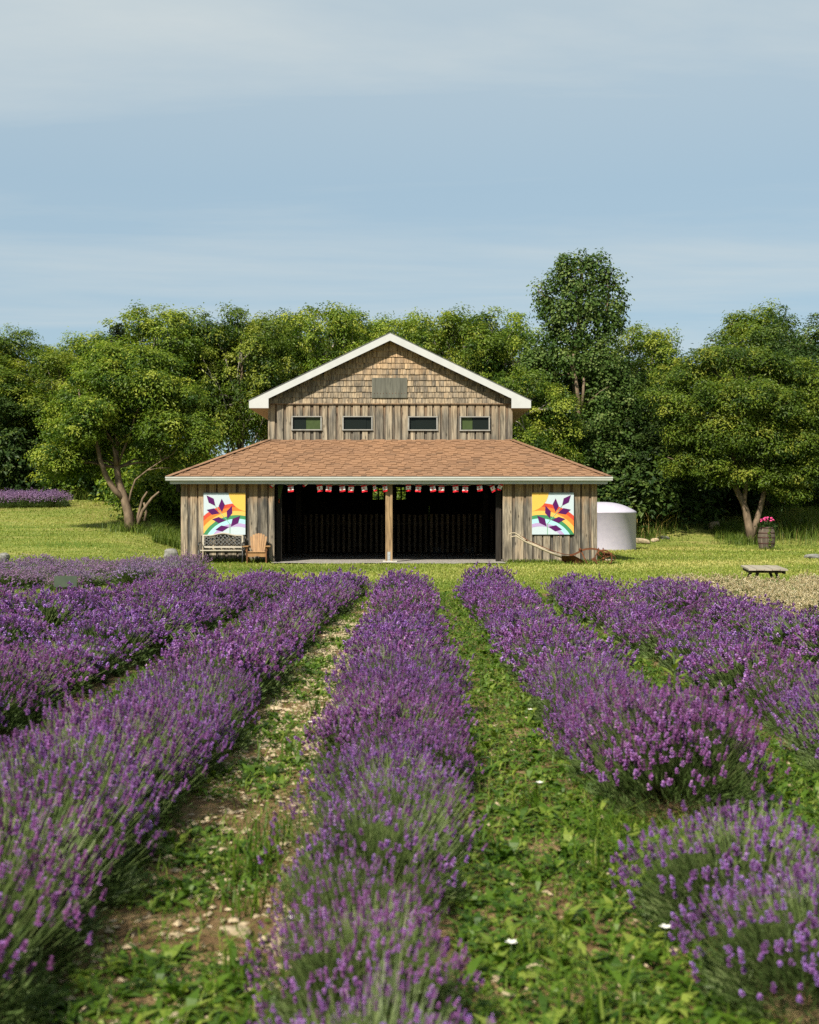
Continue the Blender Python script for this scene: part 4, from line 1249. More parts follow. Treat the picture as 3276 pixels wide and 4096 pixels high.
# ---- tall poplar behind the barn's right shoulder
PYY = 57.0
po = dat(1216, 1000, PYY); pz = gzf(po.x, PYY); org3 = np.array((po.x, PYY, pz))
ptr = loc_pts([(1222, 1000, 0), (1221, 900, 0), (1216, 855, 0), (1210, 800, 0), (1214, 740, 0), (1220, 680, 0), (1222, 620, 0), (1225, 570, 0)], PYY, org3)
ptr[0] = (ptr[0][0], 0, -.1)
pl = []
for (a_, b_, dy, rx, rz_) in [(1195, 560, 0, .6, .75), (1248, 555, .1, .75, .6), (1285, 570, 0, .5, .6), (1160, 590, 0, .55, .6), (1210, 595, -.3, 1.0, .9), (1265, 600, 0, .9, .8), (1300, 620, 0, .5, .8), (1135, 615, .2, .5, .45), (1150, 640, 0, .7, .6), (1190, 650, -.5, 1.1, .9), (1250, 650, -.4, 1.1, .9), (1290, 660, 0, .7, .6), (1165, 690, 0, .9, .7), (1225, 705, -.5, 1.1, .9), (1275, 700, 0, .8, .7),
                                  (1150, 740, 0, 1.0, .8), (1200, 760, -.9, .8, .6), (1265, 760, -.4, 1.0, .8), (1300, 780, 0, .9, .8), (1140, 800, 0, 1.0, .8), (1275, 830, -.2, 1.1, .9), (1150, 860, -.3, 1.1, .8), (1310, 850, 0, .9, .8), (1255, 890, -.5, 1.3, .9), (1190, 910, -.6, 1.2, .9), (1310, 910, 0, 1.1, .8), (1140, 930, -.3, 1.1, .8), (1230, 950, -.6, 1.3, .8), (1300, 965, -.3, 1.2, .8), (1225, 790, .9, 1.3, 1.3), (1222, 640, .6, .6, 1.2), (1180, 545, 0, .25, .35), (1222, 540, 0, .3, .3), (1272, 540, 0, .3, .4), (1312, 590, 0, .3, .35), (1315, 640, 0, .3, .5), (1125, 600, 0, .3, .3), (1140, 655, .1, .4, .4), (1308, 675, 0, .4, .3), (1110, 760, 0, .7, .6), (1330, 800, 0, .6, .6), (1105, 830, -.2, .7, .6)]:
    pl.append((tuple(np.array(dat(1218 + (a_ - 1218) * .92, b_ + 10, PYY + dy)) - org3), (rx * (.60 if b_ < 720 else .78), rx * (.60 if b_ < 720 else .78), rz_ * (.72 if b_ < 720 else .88))))
tm = tree_meshes('poplar', ptr, pl, (M['bark_pale'], M['bark_pale'], M['leaf_poplar']), 71, 52000, tr=.2, twig=3, leaf=.13, aspect=.85, clump=.36, per=26, up=.3, droop=.9, flat=1.1, ragged=1.1, shell=.25)
pt = make_tree('poplar_tree', tuple(org3), tm, 'tall dark poplar rising above the tree line behind the barn roof')
lm = MB()
for pts, r0, r1 in ([[(1221, 862, -.9), (1216, 830, -1), (1211, 790, -1.1), (1207, 745, -1.1)], .11, .05], [[(1224, 862, -.9), (1228, 825, -1), (1229, 795, -1.05)], .075, .05], [[(1211, 792, -1.05), (1200, 765, -1), (1195, 745, -1)], .05, .03], [[(1214, 808, -1), (1206, 796, -1), (1192, 783, -1)], .03, .015], [[(1235, 850, -.9), (1262, 825, -1), (1285, 812, -1)], .028, .012], [[(1240, 775, -1), (1247, 750, -1)], .045, .03]):
    q = loc_pts(pts, PYY, org3); lm.tube(q, [r0 + (r1 - r0) * i / (len(q) - 1) for i in range(len(q))], 8)
lm.build('bare_limb', M['bark_pale'], pt)

# ---- the wood behind: variants of a rounded tree, each copy turned and stretched
VAR = []
for i, (mats, n, nl) in enumerate(((MAPLE, 15, 46000), (MAPLE, 17, 46000), (YEL, 16, 44000), (DRK, 15, 44000))):
    lb = dome_lobes(100 + i, n + 12, 3.25, 3.9, 5.9, .80, .8, -.75) if i < 3 else dome_lobes(100 + i, n + 14, 3.2, 4.4, 5.0, 1.0, .9, -.95)
    tk = [(0, 0, -.3), (.05, 0, 1.5), (-.1, .05, 3.2), (.1, 0, 5), (0, .1, 7)]
    VAR.append(tree_meshes('wood_tree', tk, lb, mats, 200 + i * 7, nl, tr=.22, bare=5, leaf=.155, aspect=.5, clump=.55, per=85, flat=.7, ragged=.9))
BT = [  # x (photo px), top y, distance, half width (m), variant, label
    (25, 705, 66, 3.2, 0, 'open-crowned tree cut by the left edge of the picture, top against the sky'),
    (30, 800, 64, 3.6, 3, 'dark broad tree at the left edge above the far lavender bed'),
    (120, 745, 64, 3.2, 0, 'low rounded tree behind the lawn near the left edge'),
    (205, 715, 66, 3.2, 1, 'rounded green tree rising behind the leaning maple, left of the conifer tip'),
    (330, 660, 62, 3.6, 1, 'tallest bushy tree behind the leaning maple crown'),
    (430, 690, 64, 3.2, 2, 'yellow-green tree behind the right half of the leaning maple'),
    (505, 664, 62, 3.0, 0, 'green tree just left of the barn gable'),
    (590, 668, 68, 3.0, 2, 'pale green tree above the left end of the gable roof'),
    (690, 655, 64, 3.2, 2, 'airy yellow-green tree behind the left slope of the gable'),
    (765, 668, 66, 2.8, 0, 'green tree just left of the gable peak'),
    (860, 678, 65, 2.8, 1, 'green tree just right of the gable peak'),
    (950, 662, 62, 3.2, 0, 'bushy green tree behind the right slope of the gable'),
    (1050, 668, 63, 3.0, 1, 'green tree between the gable slope and the poplar'),
    (1095, 790, 55, 2.6, 0, 'low bright green tree beside the right end of the gable roof'),
    (1345, 700, 62, 2.8, 1, 'green tree right behind the tall poplar'),
    (1370, 800, 58, 2.8, 3, 'dark shaded tree between the poplar and the yellowing maple'),
    (1430, 760, 67, 2.8, 3, 'dark distant tree top in the dip between poplar and maple'),
    (1590, 655, 66, 3.2, 0, 'tall green tree behind the yellowing maple'),
    (1690, 675, 62, 3.4, 3, 'dark tall tree at the right edge behind the yellowing maple'),
    (1612, 800, 61, 3.4, 3, 'dark-trunked tree in shade directly behind the barrel'),
]
for i, (px, py, Y, hw, v, lab) in enumerate(BT):
    x = dat(px, 0, Y).x; z0 = gzf(x, Y); top = dat(0, py, Y).z
    s = (top - z0) / 9.35
    make_tree('woodland_tree', (x, Y, z0), VAR[v], lab, 'tree', 'trees of the wood behind the barn', rz=i * 1.9, sc=(hw / 3.35, hw / 3.35, s))
# conifer tip
co = dat(247, 688, 60.5); cz = gzf(co.x, 60.5)
con = empty('conifer_tree', (co.x, 60.5, cz), 0, 'dark conifer tip poking out above the trees on the left', 'tree')
Hc = co.z - cz
MB().tube([(0, 0, 0), (0, 0, Hc)], [.16, .02], 7).build('trunk', M['bark'], con)
r_ = np.random.default_rng(3); P_, Nn = [], []
for k in range(70):
    z = Hc * (1 - (k / 70) ** 1.0 * .75); L_ = .25 + (Hc - z) * .24; a_ = k * 2.4
    for s in np.linspace(.1, 1, 34):
        P_.append((math.cos(a_) * L_ * s, math.sin(a_) * L_ * s, z + .25 * s * L_ * .4)); Nn.append((r_.normal(), r_.normal(), r_.normal() + .5))
v, f, t = leaf_cards(np.array(P_) + r_.normal(size=(len(P_), 3)) * .05, unit(np.array(Nn)), .2 * np.ones(len(P_)), .3, r_.random(len(P_)), r_, .1)
tag(link('crown', np_mesh('conifer_crown', v, f, M['leaf_conifer'], attrs={'tint': t}), con), kind='stuff')

# ---- far wood mass that closes the gaps
r_ = np.random.default_rng(12)
fl_ = []
for k in range(46):
    px = -120 + 1960 * (k + .5) / 46
    top = np.interp(px, [-120, 0, 60, 130, 200, 330, 420, 500, 640, 780, 820, 950, 1060, 1300, 1350, 1420, 1500, 1600, 1840], [735, 735, 775, 770, 745, 690, 715, 690, 690, 690, 715, 690, 700, 735, 745, 785, 765, 720, 700])
    Y = 73 + 5 * r_.random()
    for zf in (0.1, .4, .72, 1.0):
        p = dat(px + r_.normal() * 12, 0, Y); zt = dat(0, top + 6, Y).z - 1.3
        z = 2.5 + (zt - 2.5) * zf
        fl_.append(((p.x, Y + r_.normal(), z), (1.7, 1.5, 1.5)))
tag(link('far_woodland', crown_mesh('far_woodland', fl_, M['leaf_maple'], 15, 80000, leaf=.30, aspect=.55, clump=.7, per=20)), 'dense green wood closing the view behind the single trees', 'woodland', kind='stuff')

# ---- shrubs along the wood's edge
SV = []
for i, mats in enumerate((DRK, MAPLE)):
    lb = [((math.cos(a_) * .7, math.sin(a_) * .7, .75 + .35 * math.sin(a_ * 2)), (.75, .75, .65)) for a_ in np.arange(0, 6.2, 1.05)] + [((0, 0, 1.2), (.8, .8, .75))]
    SV.append((crown_mesh('shrub_leaves', lb, mats[2], 300 + i, 6500, leaf=.13, aspect=.55, clump=.3, per=16), MB().tube([(0, 0, -.1), (0.05, 0, .5), (0, .05, 1.2)], [.05, .04, .02], 6).tube([(0, 0, 0), (.3, .1, .5), (.5, .2, 1)], [.04, .03, .01], 6).tube([(0, 0, 0), (-.3, -.1, .5), (-.5, .1, 1.1)], [.04, .03, .01], 6).mesh('shrub_stems', M['bark'])))
SH = [(1480 / 1.9002, 52.6, 1.55, 1, 'leafy shrub seen through the rear window left of the centre post'), (1640 / 1.9002, 52.8, 1.5, 1, 'leafy shrub seen through the rear window right of the centre post'), (10, 62.5, 1.9, 0, 'dark shrub at the far left edge behind the distant lavender bed'), (75, 63, 1.8, 0, 'dark shrub behind the far lavender bed'), (130, 63.5, 1.8, 0, 'dark shrub just right of the far lavender bed'), (190, 63, 1.8, 1, 'green shrub at the edge of the wood left of the leaning trunk'), (240, 62, 1.7, 0, 'dark shrub directly behind the leaning maple trunk'), (300, 60, 1.8, 1, 'green shrub behind the thin side stems of the leaning maple'),
      (345, 52, 1.5, 1, 'rounded green shrub close to the barn left wall'), (375, 54, 1.7, 1, 'taller green shrub under the left end of the skirt roof'), (1300, 57, 2.0, 0, 'dark leafy shrub above the water tank'), (1345, 58, 2.2, 0, 'large dark shrub behind the dry grass'), (1395, 60, 2.3, 0, 'dark shrub in the deep shade left of the right maple'), (1450, 62, 2.0, 0, 'dark shrub at the foot of the wood behind the mown path'), (1500, 64, 1.8, 0, 'dark shrub beyond the mown path end'), (1560, 66, 1.7, 0, 'dark shrub behind the forked trunk'),
      (1660, 63, 1.7, 1, 'green shrub on the weedy bank right of the barrel'), (1715, 62, 1.9, 0, 'dark shrub at the right edge below the tall trees')]
for i, (px, Y, s, v, lab) in enumerate(SH):
    x = dat(px, 0, Y).x
    t = empty('shrub', (x, Y, gzf(x, Y) - .05), i * 2.1, lab, 'shrub', 'shrubs at the edge of the wood')
    t.scale = (s, s, s * (.9 + .2 * ((i * 7) % 5) / 5))
    link('stems', SV[v][1], t); tag(link('foliage', SV[v][0], t), kind='stuff')


# ------------------------------------------------------------------ grasses and weeds (numpy blades)
def blades(x, y, z, h, w, tint, r_, lean=.35, bend=.5, flat=False):
    """Each blade: two quads tapering to a point, 5 verts -> tri fan stored as quads."""
    N = len(x); a_ = r_.uniform(0, 2 * np.pi, N); d = np.stack([np.cos(a_), np.sin(a_), np.zeros(N)], 1)
    s = np.stack([-np.sin(a_), np.cos(a_), np.zeros(N)], 1)
    b = np.stack([x, y, z], 1); h = np.asarray(h).reshape(-1, 1) * np.ones((N, 1)); w = np.asarray(w).reshape(-1, 1) * np.ones((N, 1))
    ln = lean * np.abs(r_.normal(size=(N, 1)))
    m = b + d * h * ln * .5 + np.array([0, 0, 1]) * h * .6
    e = b + d * h * (ln + bend * r_.random((N, 1))) + np.array([0, 0, 1]) * h * (1 - .35 * np.minimum(1, ln))
    v = np.stack([b - s * w / 2, b + s * w / 2, m + s * w * .42, m - s * w * .42, e + s * w * .06, e - s * w * .06], 1).reshape(-1, 3)
    i = np.arange(N).reshape(-1, 1) * 6
    f = np.concatenate([i + np.array([[0, 1, 2, 3]]), i + np.array([[3, 2, 4, 5]])], 0)
    return v, f, np.repeat(tint, 6)


def patch_noise(x, y, s, seed):
    r2 = np.random.default_rng(seed); o = np.zeros_like(x)
    for k in range(5):
        a_, f_, p_ = r2.uniform(0, 6.28), s * r2.uniform(.6, 1.9), r2.uniform(0, 6.28)
        o += np.sin((x * np.cos(a_) + y * np.sin(a_)) * f_ + p_)
    return o / 5


r_ = np.random.default_rng(40)
# short lawn blades: thick in front of the barn, thinning with distance
n = 150000
Yb = 22.6 + (62 - 22.6) * r_.random(n) ** 1.6
Xb = (r_.random(n) * 2 - 1) * .36 * Yb
ok = ~((np.abs(Xb - BX) < HW + .02) & (Yb > BY - .02) & (Yb < BY + 13.2)) & ~((np.abs(Xb - BX) < 3.4) & (Yb > 35.95) & (Yb < BY + .5)) & ~(np.hypot(Xb - 7.7, Yb - 50) < 1.36)
Xb, Yb = Xb[ok], Yb[ok]
tn = np.clip(.48 + .40 * patch_noise(Xb * .5, Yb * 1.6, .8, 4) + .40 * patch_noise(Xb, Yb, .25, 8) + .16 * r_.normal(size=len(Xb)), 0, 1)
v, f, t = blades(Xb, Yb, gz(Xb, Yb) - .003, .030 + .025 * r_.random(len(Xb)) + .0004 * Yb, .010 + .0004 * Yb, tn, r_, .6, .6)
tag(link('lawn_grass', np_mesh('lawn_grass', v, f, M['grass_blade'], attrs={'tint': t})), 'short mown grass covering the lawn around the barn', 'grass', kind='stuff')


# rough grass on the banks and at the wood's edge
def rough_patch(n, fun, h, tl, seed):
    r2 = np.random.default_rng(seed); x, y = fun(r2, n)
    hh = h * r2.uniform(.5, 1.25, n)
    return blades(x, y, gz(x, y) - .02, hh, .014 + .010 * r2.random(n), np.clip(tl + .2 * r2.normal(size=n), 0, 1), r2, .4, .45)


def drift(px, sp, Y, sy):
    def fun(r2, n):
        yy = Y + sy * r2.normal(size=n); return ((px + sp * r2.normal(size=n)) * 1.9002 - 1638) * yy / 5000, yy
    return fun


def strip(px0, px1, Y0, Y1):
    def fun(r2, n):
        Y = r2.uniform(Y0, Y1, n); x = (r2.uniform(px0, px1, n) * 1.9002 - 1638) * Y / 5000
        return x, Y
    return fun


parts = [rough_patch(7000, drift(1365, 38, 59.5, 1.8), .6, .34, 1), rough_patch(2500, drift(1425, 30, 62, 1.6), .5, .36, 41), rough_patch(2500, drift(1350, 18, 56.5, .9), .35, .38, 2), rough_patch(12000, drift(1690, 42, 59.5, 2.2), .75, .32, 4), rough_patch(1500, strip(1505, 1560, 55, 57.5), .4, .3, 5), rough_patch(9000, strip(-20, 330, 61, 64.5), .7, .35, 6), rough_patch(4000, strip(320, 385, 45, 52), .4, .3, 7)]
v, f, t = merge(parts)
tag(link('rough_grass', np_mesh('rough_grass', v, f, M['wild_grass'], attrs={'tint': t})), 'tall rough grass along the foot of the wood', 'grass', kind='stuff')
parts = [rough_patch(260, drift(1368, 22, 57.5, 1.2), 1.25, .97, 3), rough_patch(160, drift(1405, 25, 59.5, 1.5), .95, .95, 33), rough_patch(500, strip(1440, 1540, 62, 65), .8, .9, 9), rough_patch(350, drift(1685, 35, 59, 2), .9, .92, 11)]
v, f, t = merge(parts)
tag(link('dry_grass', np_mesh('dry_grass', v, f, M['wild_grass'], attrs={'tint': t})), 'tall straw-coloured dry grass stems on the bank behind the tank', 'grass', kind='stuff')
# weeds against the barn wall and tree feet
r2 = np.random.default_rng(6)
def foot(n, x0, x1, y0, y1): return lambda rr, m: (rr.uniform(x0, x1, m), rr.uniform(y0, y1, m))
parts = [rough_patch(900, foot(0, BX - 5.9, BX - 3.5, BY - .18, BY - .03), .16, .35, 21), rough_patch(1000, foot(0, BX + 3.5, BX + 6.2, BY - .2, BY - .03), .13, .3, 22), rough_patch(500, lambda rr, m: (lo_.x + rr.normal(size=m) * .45, LY + rr.normal(size=m) * .3), .4, .3, 23), rough_patch(700, lambda rr, m: (ro.x - .3 + rr.normal(size=m) * .5, RY + rr.normal(size=m) * .4), .45, .25, 24), rough_patch(300, lambda rr, m: (bxp + rr.normal(size=m) * .32, by_ - .2 + rr.normal(size=m) * .22), .16, .35, 25),
         rough_patch(500, foot(0, BX + 4.6, BX + 6.6, PY - .25, PY + .2), .13, .35, 26)]
v, f, t = merge(parts)
tag(link('foot_weeds', np_mesh('foot_weeds', v, f, M['wild_grass'], attrs={'tint': t})), 'tufts of grass left standing at the barn wall and tree feet', 'weeds', kind='stuff')

# ------------------------------------------------------------------ lavender
def lavender_variant(seed, n_stem, Rd, Hd, near, spikes_col, bloom=1.0):
    """A grey-green leaf mound with upright stems fanning out of it, each ending in a short flower head."""
    r_ = np.random.default_rng(seed)
    u = r_.random(n_stem); pol = np.arccos(1 - u * (1 - math.cos(R(80)))); az = r_.uniform(0, 2 * np.pi, n_stem)
    lump = 1 + .10 * np.sin(az * 3 + seed) * np.sin(pol * 2) + .07 * np.sin(az * 5 + 2 * seed)
    jit = 1 + .09 * r_.normal(size=n_stem)
    tip = np.stack([Rd * np.sin(pol) * np.cos(az), Rd * np.sin(pol) * np.sin(az), .04 + (Hd - .04) * np.cos(pol) ** .7], 1) * (lump * jit)[:, None]
    tip[:, 2] = np.maximum(tip[:, 2], .08)
    base = tip * np.array([.50, .50, .40]) + r_.normal(size=(n_stem, 3)) * .012
    mid = base * .5 + tip * .5 + np.array([0, 0, -.02]) * np.sin(pol)[:, None] + r_.normal(size=(n_stem, 3)) * .006
    dirv = unit(.7 * unit(tip - mid) + np.array([0, 0, .8]) + r_.normal(size=(n_stem, 3)) * .2)
    has = r_.random(n_stem) < bloom * (1 - .72 * sstep(R(46), R(80), pol)) * (.75 + .35 * np.sin(az * 2 + seed) * np.sin(pol * 3 + seed))
    keep = has | (r_.random(n_stem) < .6 * (1 - sstep(R(38), R(68), pol)))
    tip, base, mid, dirv, has = tip[keep], base[keep], mid[keep], dirv[keep], has[keep]
    n_stem = len(tip)
    # stems: three-sided, two segments
    sr = .0012 if near else .0022
    rings = []
    for p, k in ((base, 1.2), (mid, 1.0), (tip, .8)):
        ring = []
        a0 = unit(np.cross(dirv, np.array([[.3, .5, .8]]))); b0 = np.cross(dirv, a0)
        for q in range(3): ring.append(p + (a0 * math.cos(q * 2.094) + b0 * math.sin(q * 2.094)) * sr * k)
        rings.append(np.stack(ring, 1))
    v = np.concatenate(rings, 1).reshape(-1, 3)
    i = np.arange(n_stem).reshape(-1, 1) * 9
    f = np.concatenate([i + np.array([[l * 3 + q, l * 3 + (q + 1) % 3, l * 3 + 3 + (q + 1) % 3, l * 3 + 3 + q]]) for l in range(2) for q in range(3)])
    tint = np.repeat(np.clip(.5 + .25 * r_.normal(size=n_stem), 0, 1), 9)
    stems = np_mesh('lavender_stems', v, f, M['lav_stem'], attrs={'tint': tint})
    # spikes
    T, D = tip[has], dirv[has]; ns = len(T)
    SL_ = r_.uniform(.012, .032, ns) * (1 if near else 1.2); st_ = np.clip(.48 + .24 * r_.normal(size=ns), 0.02, 1)
    A0 = unit(np.cross(D, r_.normal(size=(ns, 3)))); B0 = np.cross(D, A0)
    vs, fs, ts, b = [], [], [], 0
    whorls, petals = (4, 6) if near else (3, 4)
    for w in range(whorls):
        tt = (w / (whorls - 1))
        if near and w == 0: tt = -.18
        for q in range(petals):
            an = 2 * math.pi * (q + .5 * (w % 2)) / petals + r_.normal(size=(ns, 1)) * .25
            o_ = A0 * np.cos(an) + B0 * np.sin(an); sd = -A0 * np.sin(an) + B0 * np.cos(an)
            k = (1 - .45 * max(0, tt)) * (1.0 if near else 1.45)
            c = T + D * (SL_ * tt)[:, None]
            L_ = (.0088 if near else .0110) * k * r_.uniform(.7, 1.3, (ns, 1)); W = (.0068 if near else .0110) * k
            p0 = c; tipp = c + o_ * L_ + D * L_ * .75; m1 = c + o_ * L_ * .6 + D * L_ * .3 + sd * W * .6; m2 = c + o_ * L_ * .6 + D * L_ * .3 - sd * W * .6
            vs.append(np.stack([p0, m1, tipp, m2], 1).reshape(-1, 3)); fs.append(np.arange(ns * 4).reshape(ns, 4) + b); b += ns * 4
            ts.append(np.repeat(np.clip(st_ + .16 * r_.normal(size=ns), 0, 1), 4))
    # calyx core
    for q in range(3):
        an = q * 2.094
        o1 = A0 * math.cos(an) + B0 * math.sin(an); o2 = A0 * math.cos(an + 2.094) + B0 * math.sin(an + 2.094); rr = .0045 if near else .007
        p0 = T + o1 * rr; p1 = T + o2 * rr; e = D * SL_[:, None] * 1.05
        vs.append(np.stack([p0, p1, T + e + o2 * rr * .4, T + e + o1 * rr * .4], 1).reshape(-1, 3)); fs.append(np.arange(ns * 4).reshape(ns, 4) + b); b += ns * 4
        ts.append(np.repeat(np.clip(st_ * .35, 0, 1), 4))
    flowers = np_mesh('lavender_flowers', np.concatenate(vs), np.concatenate(fs), spikes_col, attrs={'tint': np.concatenate(ts)})
    # grey-green foliage mound
    nl = 11000 if near else 3600
    ncl = nl // 20; u = r_.random(ncl); pol = np.arccos(1 - u * .98); az = r_.uniform(0, 2 * np.pi, ncl)
    rad = .55 + .45 * r_.random(ncl) ** .5
    pc = np.stack([Rd * .84 * np.sin(pol) * np.cos(az), Rd * .84 * np.sin(pol) * np.sin(az), .01 + Hd * .70 * np.cos(pol)], 1) * rad[:, None]
    ci = r_.integers(0, ncl, nl)
    p = pc[ci] + r_.normal(size=(nl, 3)) * .016
    d = unit(p + np.array([0, 0, .16])); nrm = unit(np.cross(d, r_.normal(size=(nl, 3))))
    L_ = r_.uniform(.03, .06, (nl, 1)) * (1 if near else 1.35); W = L_ * (.045 if near else .08)
    dd = unit(d + r_.normal(size=(nl, 3)) * .3); s = unit(np.cross(dd, nrm))
    v = np.stack([p, p + dd * L_ * .5 + s * W, p + dd * L_, p + dd * L_ * .5 - s * W], 1).reshape(-1, 3)
    fol = np_mesh('lavender_foliage', v, np.arange(nl * 4).reshape(nl, 4), M['lav_leaf'], attrs={'tint': np.repeat(np.clip(.45 + .2 * r_.normal(size=ncl)[ci] + .1 * r_.normal(size=nl), 0, 1), 4)})
    return flowers, stems, fol


NEAR = [lavender_variant(400 + i, 2300, .40, .385, True, M['lav_flower'], b) for i, b in enumerate((.88, .66, .38, .22))]
FAR = [lavender_variant(420 + i, 1000, .40, .36, False, M['lav_flower'], b) for i, b in enumerate((.92, .82, .70, .56, .42))]
PALE = [lavender_variant(440 + i, 900, .46, .46, False, M['lav_pale'], .8) for i in range(2)]
WHITE = [lavender_variant(460 + i, 1000, .45, .36, False, M['lav_white'], .98) for i in range(2)]

ORD = ['first', 'second', 'third', 'fourth', 'fifth', 'sixth', 'seventh', 'eighth', 'ninth', 'tenth', 'eleventh', 'twelfth', 'thirteenth', 'fourteenth', 'fifteenth', 'sixteenth', 'seventeenth', 'eighteenth', 'nineteenth', 'twentieth']
ORD += ['twenty-' + w for w in ORD[:9]] + ['thirtieth'] + ['thirty-' + w for w in ORD[:9]] + ['fortieth']
r_ = np.random.default_rng(90)


def lav_row(X, Ys, rowname, kind, group, colour='purple', hs=1.0, xj=.04, ws=1.0):
    for i, Y in enumerate(Ys):
        if kind == 'white': v = WHITE[r_.integers(len(WHITE))]
        elif kind == 'pale': v = PALE[r_.integers(len(PALE))]
        else:
            v = NEAR[(3 if r_.random() < .65 else 2) if Y < 5.8 else r_.integers(0, 3)] if Y < 9 else FAR[r_.integers(len(FAR))]
        x = X(Y) if callable(X) else X
        t = empty('lavender_bush', (x + r_.normal() * xj, Y + r_.normal() * .03, gzf(x, Y) + .012), r_.uniform(0, 6.28),
                  '%s lavender bush, %s from camera in %s' % (colour, ORD[i], rowname), 'lavender', group)
        s = r_.uniform(.80, 1.18) * (ws(Y) if callable(ws) else ws)
        t.scale = (s * r_.uniform(.95, 1.08), s * r_.uniform(.95, 1.08), s * hs * r_.uniform(.86, 1.14))
        tag(link('flower_spikes', v[0], t), kind='stuff'); tag(link('stems', v[1], t), kind='stuff'); tag(link('foliage', v[2], t), kind='stuff')


SPC = 1.36; X0 = -.09
G1 = 'purple lavender bushes in the long rows'
lav_row(X0, np.arange(2.35, 21.6, .60), 'the centre row', 'p', G1, ws=lambda Y: .84 + .18 * float(sstep(3.5, 8, Y)))
lav_row(lambda Y: X0 - SPC + .30 * float(sstep(14, 22, Y)), np.arange(2.9, 21.7, .60), 'first row left of centre row', 'p', G1, hs=1.02, ws=lambda Y: 1.04)
lav_row(lambda Y: X0 + SPC - .10 * (Y < 5), np.array([3.72, 4.45] + list(np.arange(6.25, 21.6, .60))), 'first row right of centre row', 'p', G1, ws=lambda Y: 1.08 if Y < 5 else 1.06)
lav_row(lambda Y: -2.92 + .35 * float(sstep(13, 22, Y)), np.arange(7.6, 22.9, .60), 'second row left of centre row', 'p', G1, hs=.93, ws=1.16)
lav_row(X0 + 2 * SPC + .06, np.arange(7.0, 21.4, .60), 'second row right of centre row', 'p', G1, hs=.88, ws=1.12)
lav_row(lambda Y: -4.35 + .35 * float(sstep(15, 22, Y)), np.arange(12.0, 23.6, .60), 'third row left of centre row', 'p', G1, hs=.90, ws=1.2)
lav_row(X0 + 3 * SPC + .08, np.arange(11.0, 20.8, .60), 'third row right of centre row', 'p', G1, hs=.84, ws=1.15)
lav_row(-5.7, np.arange(15.6, 17.9, .60), 'fourth row left of centre row', 'p', G1, hs=.92, ws=1.15)
G2 = 'paler lavender bushes in the rear left block'
for k in range(4):
    lav_row(-5.35 - 1.15 * k, np.arange(23.6 + .9 * (k == 0), 30.2, .62), '%s row of rear left block' % ('nearest-barn', 'second', 'third', 'leftmost')[k], 'pale', G2, 'pale mauve', .72, ws=1.1)
G3 = 'faded cream lavender bushes on the right'
lav_row(5.25, np.arange(14.0, 21.0, .60), 'cream row beside purple rows', 'white', G3, 'faded cream')
lav_row(6.45, np.arange(17.6, 21.2, .60), 'rightmost cream row', 'white', G3, 'faded cream')
lav_row(5.9, np.arange(16.4, 21.1, .62), 'middle cream row', 'white', G3, 'faded cream')
lav_row(4.75, np.arange(20.6, 22.0, .55), 'short cream row behind purple rows', 'white', G3, 'faded cream', .85)
G4 = 'lavender bushes in the far bed below the wood'
for k in range(2):
    for i in range(7):
        Y = 57.6 + 1.0 * k; x = dat(4 + 19 * i, 0, Y).x
        v = PALE[(i + k) % 2]
        t = empty('lavender_bush', (x, Y, gzf(x, Y)), i * 1.3 + k, 'mauve lavender bush, %s from left in %s line of far bed' % (ORD[i], ('front', 'back')[k]), 'lavender', G4)
        t.scale = (1.5, 1.5, 1.35)
        tag(link('flower_spikes', v[0], t), kind='stuff'); tag(link('foliage', v[2], t), kind='stuff')

# ------------------------------------------------------------------ field floor: weeds, tufts, stones
r_ = np.random.default_rng(55)


def rosettes(cx, cy, n_leaf, size, tint, r2):
    """Weed rosettes of arching pointed leaves; 6-vertex leaves (two quads)."""
    N = len(cx) * n_leaf; ci = np.repeat(np.arange(len(cx)), n_leaf)
    a_ = r2.uniform(0, 6.28, N); el = r2.uniform(.15, 1.1, N); L_ = size[ci] * r2.uniform(.6, 1.25, N); W = L_ * r2.uniform(.22, .42, N)
    d = np.stack([np.cos(a_), np.sin(a_), np.zeros(N)], 1); s = np.stack([-np.sin(a_), np.cos(a_), np.zeros(N)], 1); z = np.array([0, 0, 1.0])
    b = np.stack([cx[ci], cy[ci], np.full(N, .03)], 1) + d * (L_ * .1)[:, None]
    m = b + d * (L_ * .5 * np.cos(el))[:, None] + z * (L_ * .5 * np.sin(el))[:, None]
    e = m + d * (L_ * .5 * np.cos(el - .7))[:, None] + z * (L_ * .5 * np.sin(el - .7))[:, None]
    e[:, 2] = np.maximum(e[:, 2], .03)
    hw = (W / 2)[:, None]
    v = np.stack([b - s * hw * .25, b + s * hw * .25, m + s * hw, m - s * hw, e + s * hw * .15, e - s * hw * .15], 1).reshape(-1, 3)
    i = np.arange(N).reshape(-1, 1) * 6
    f = np.concatenate([i + np.array([[0, 1, 2, 3]]), i + np.array([[3, 2, 4, 5]])], 0)
    return v, f, np.repeat(np.clip(tint[ci] + .14 * r2.normal(size=N), 0, 1), 6)


def lane(n, X, hw, Y0, Y1, r2, pw=1.5):
    Y = Y0 + (Y1 - Y0) * r2.random(n) ** pw
    return X + r2.uniform(-hw, hw, n), Y


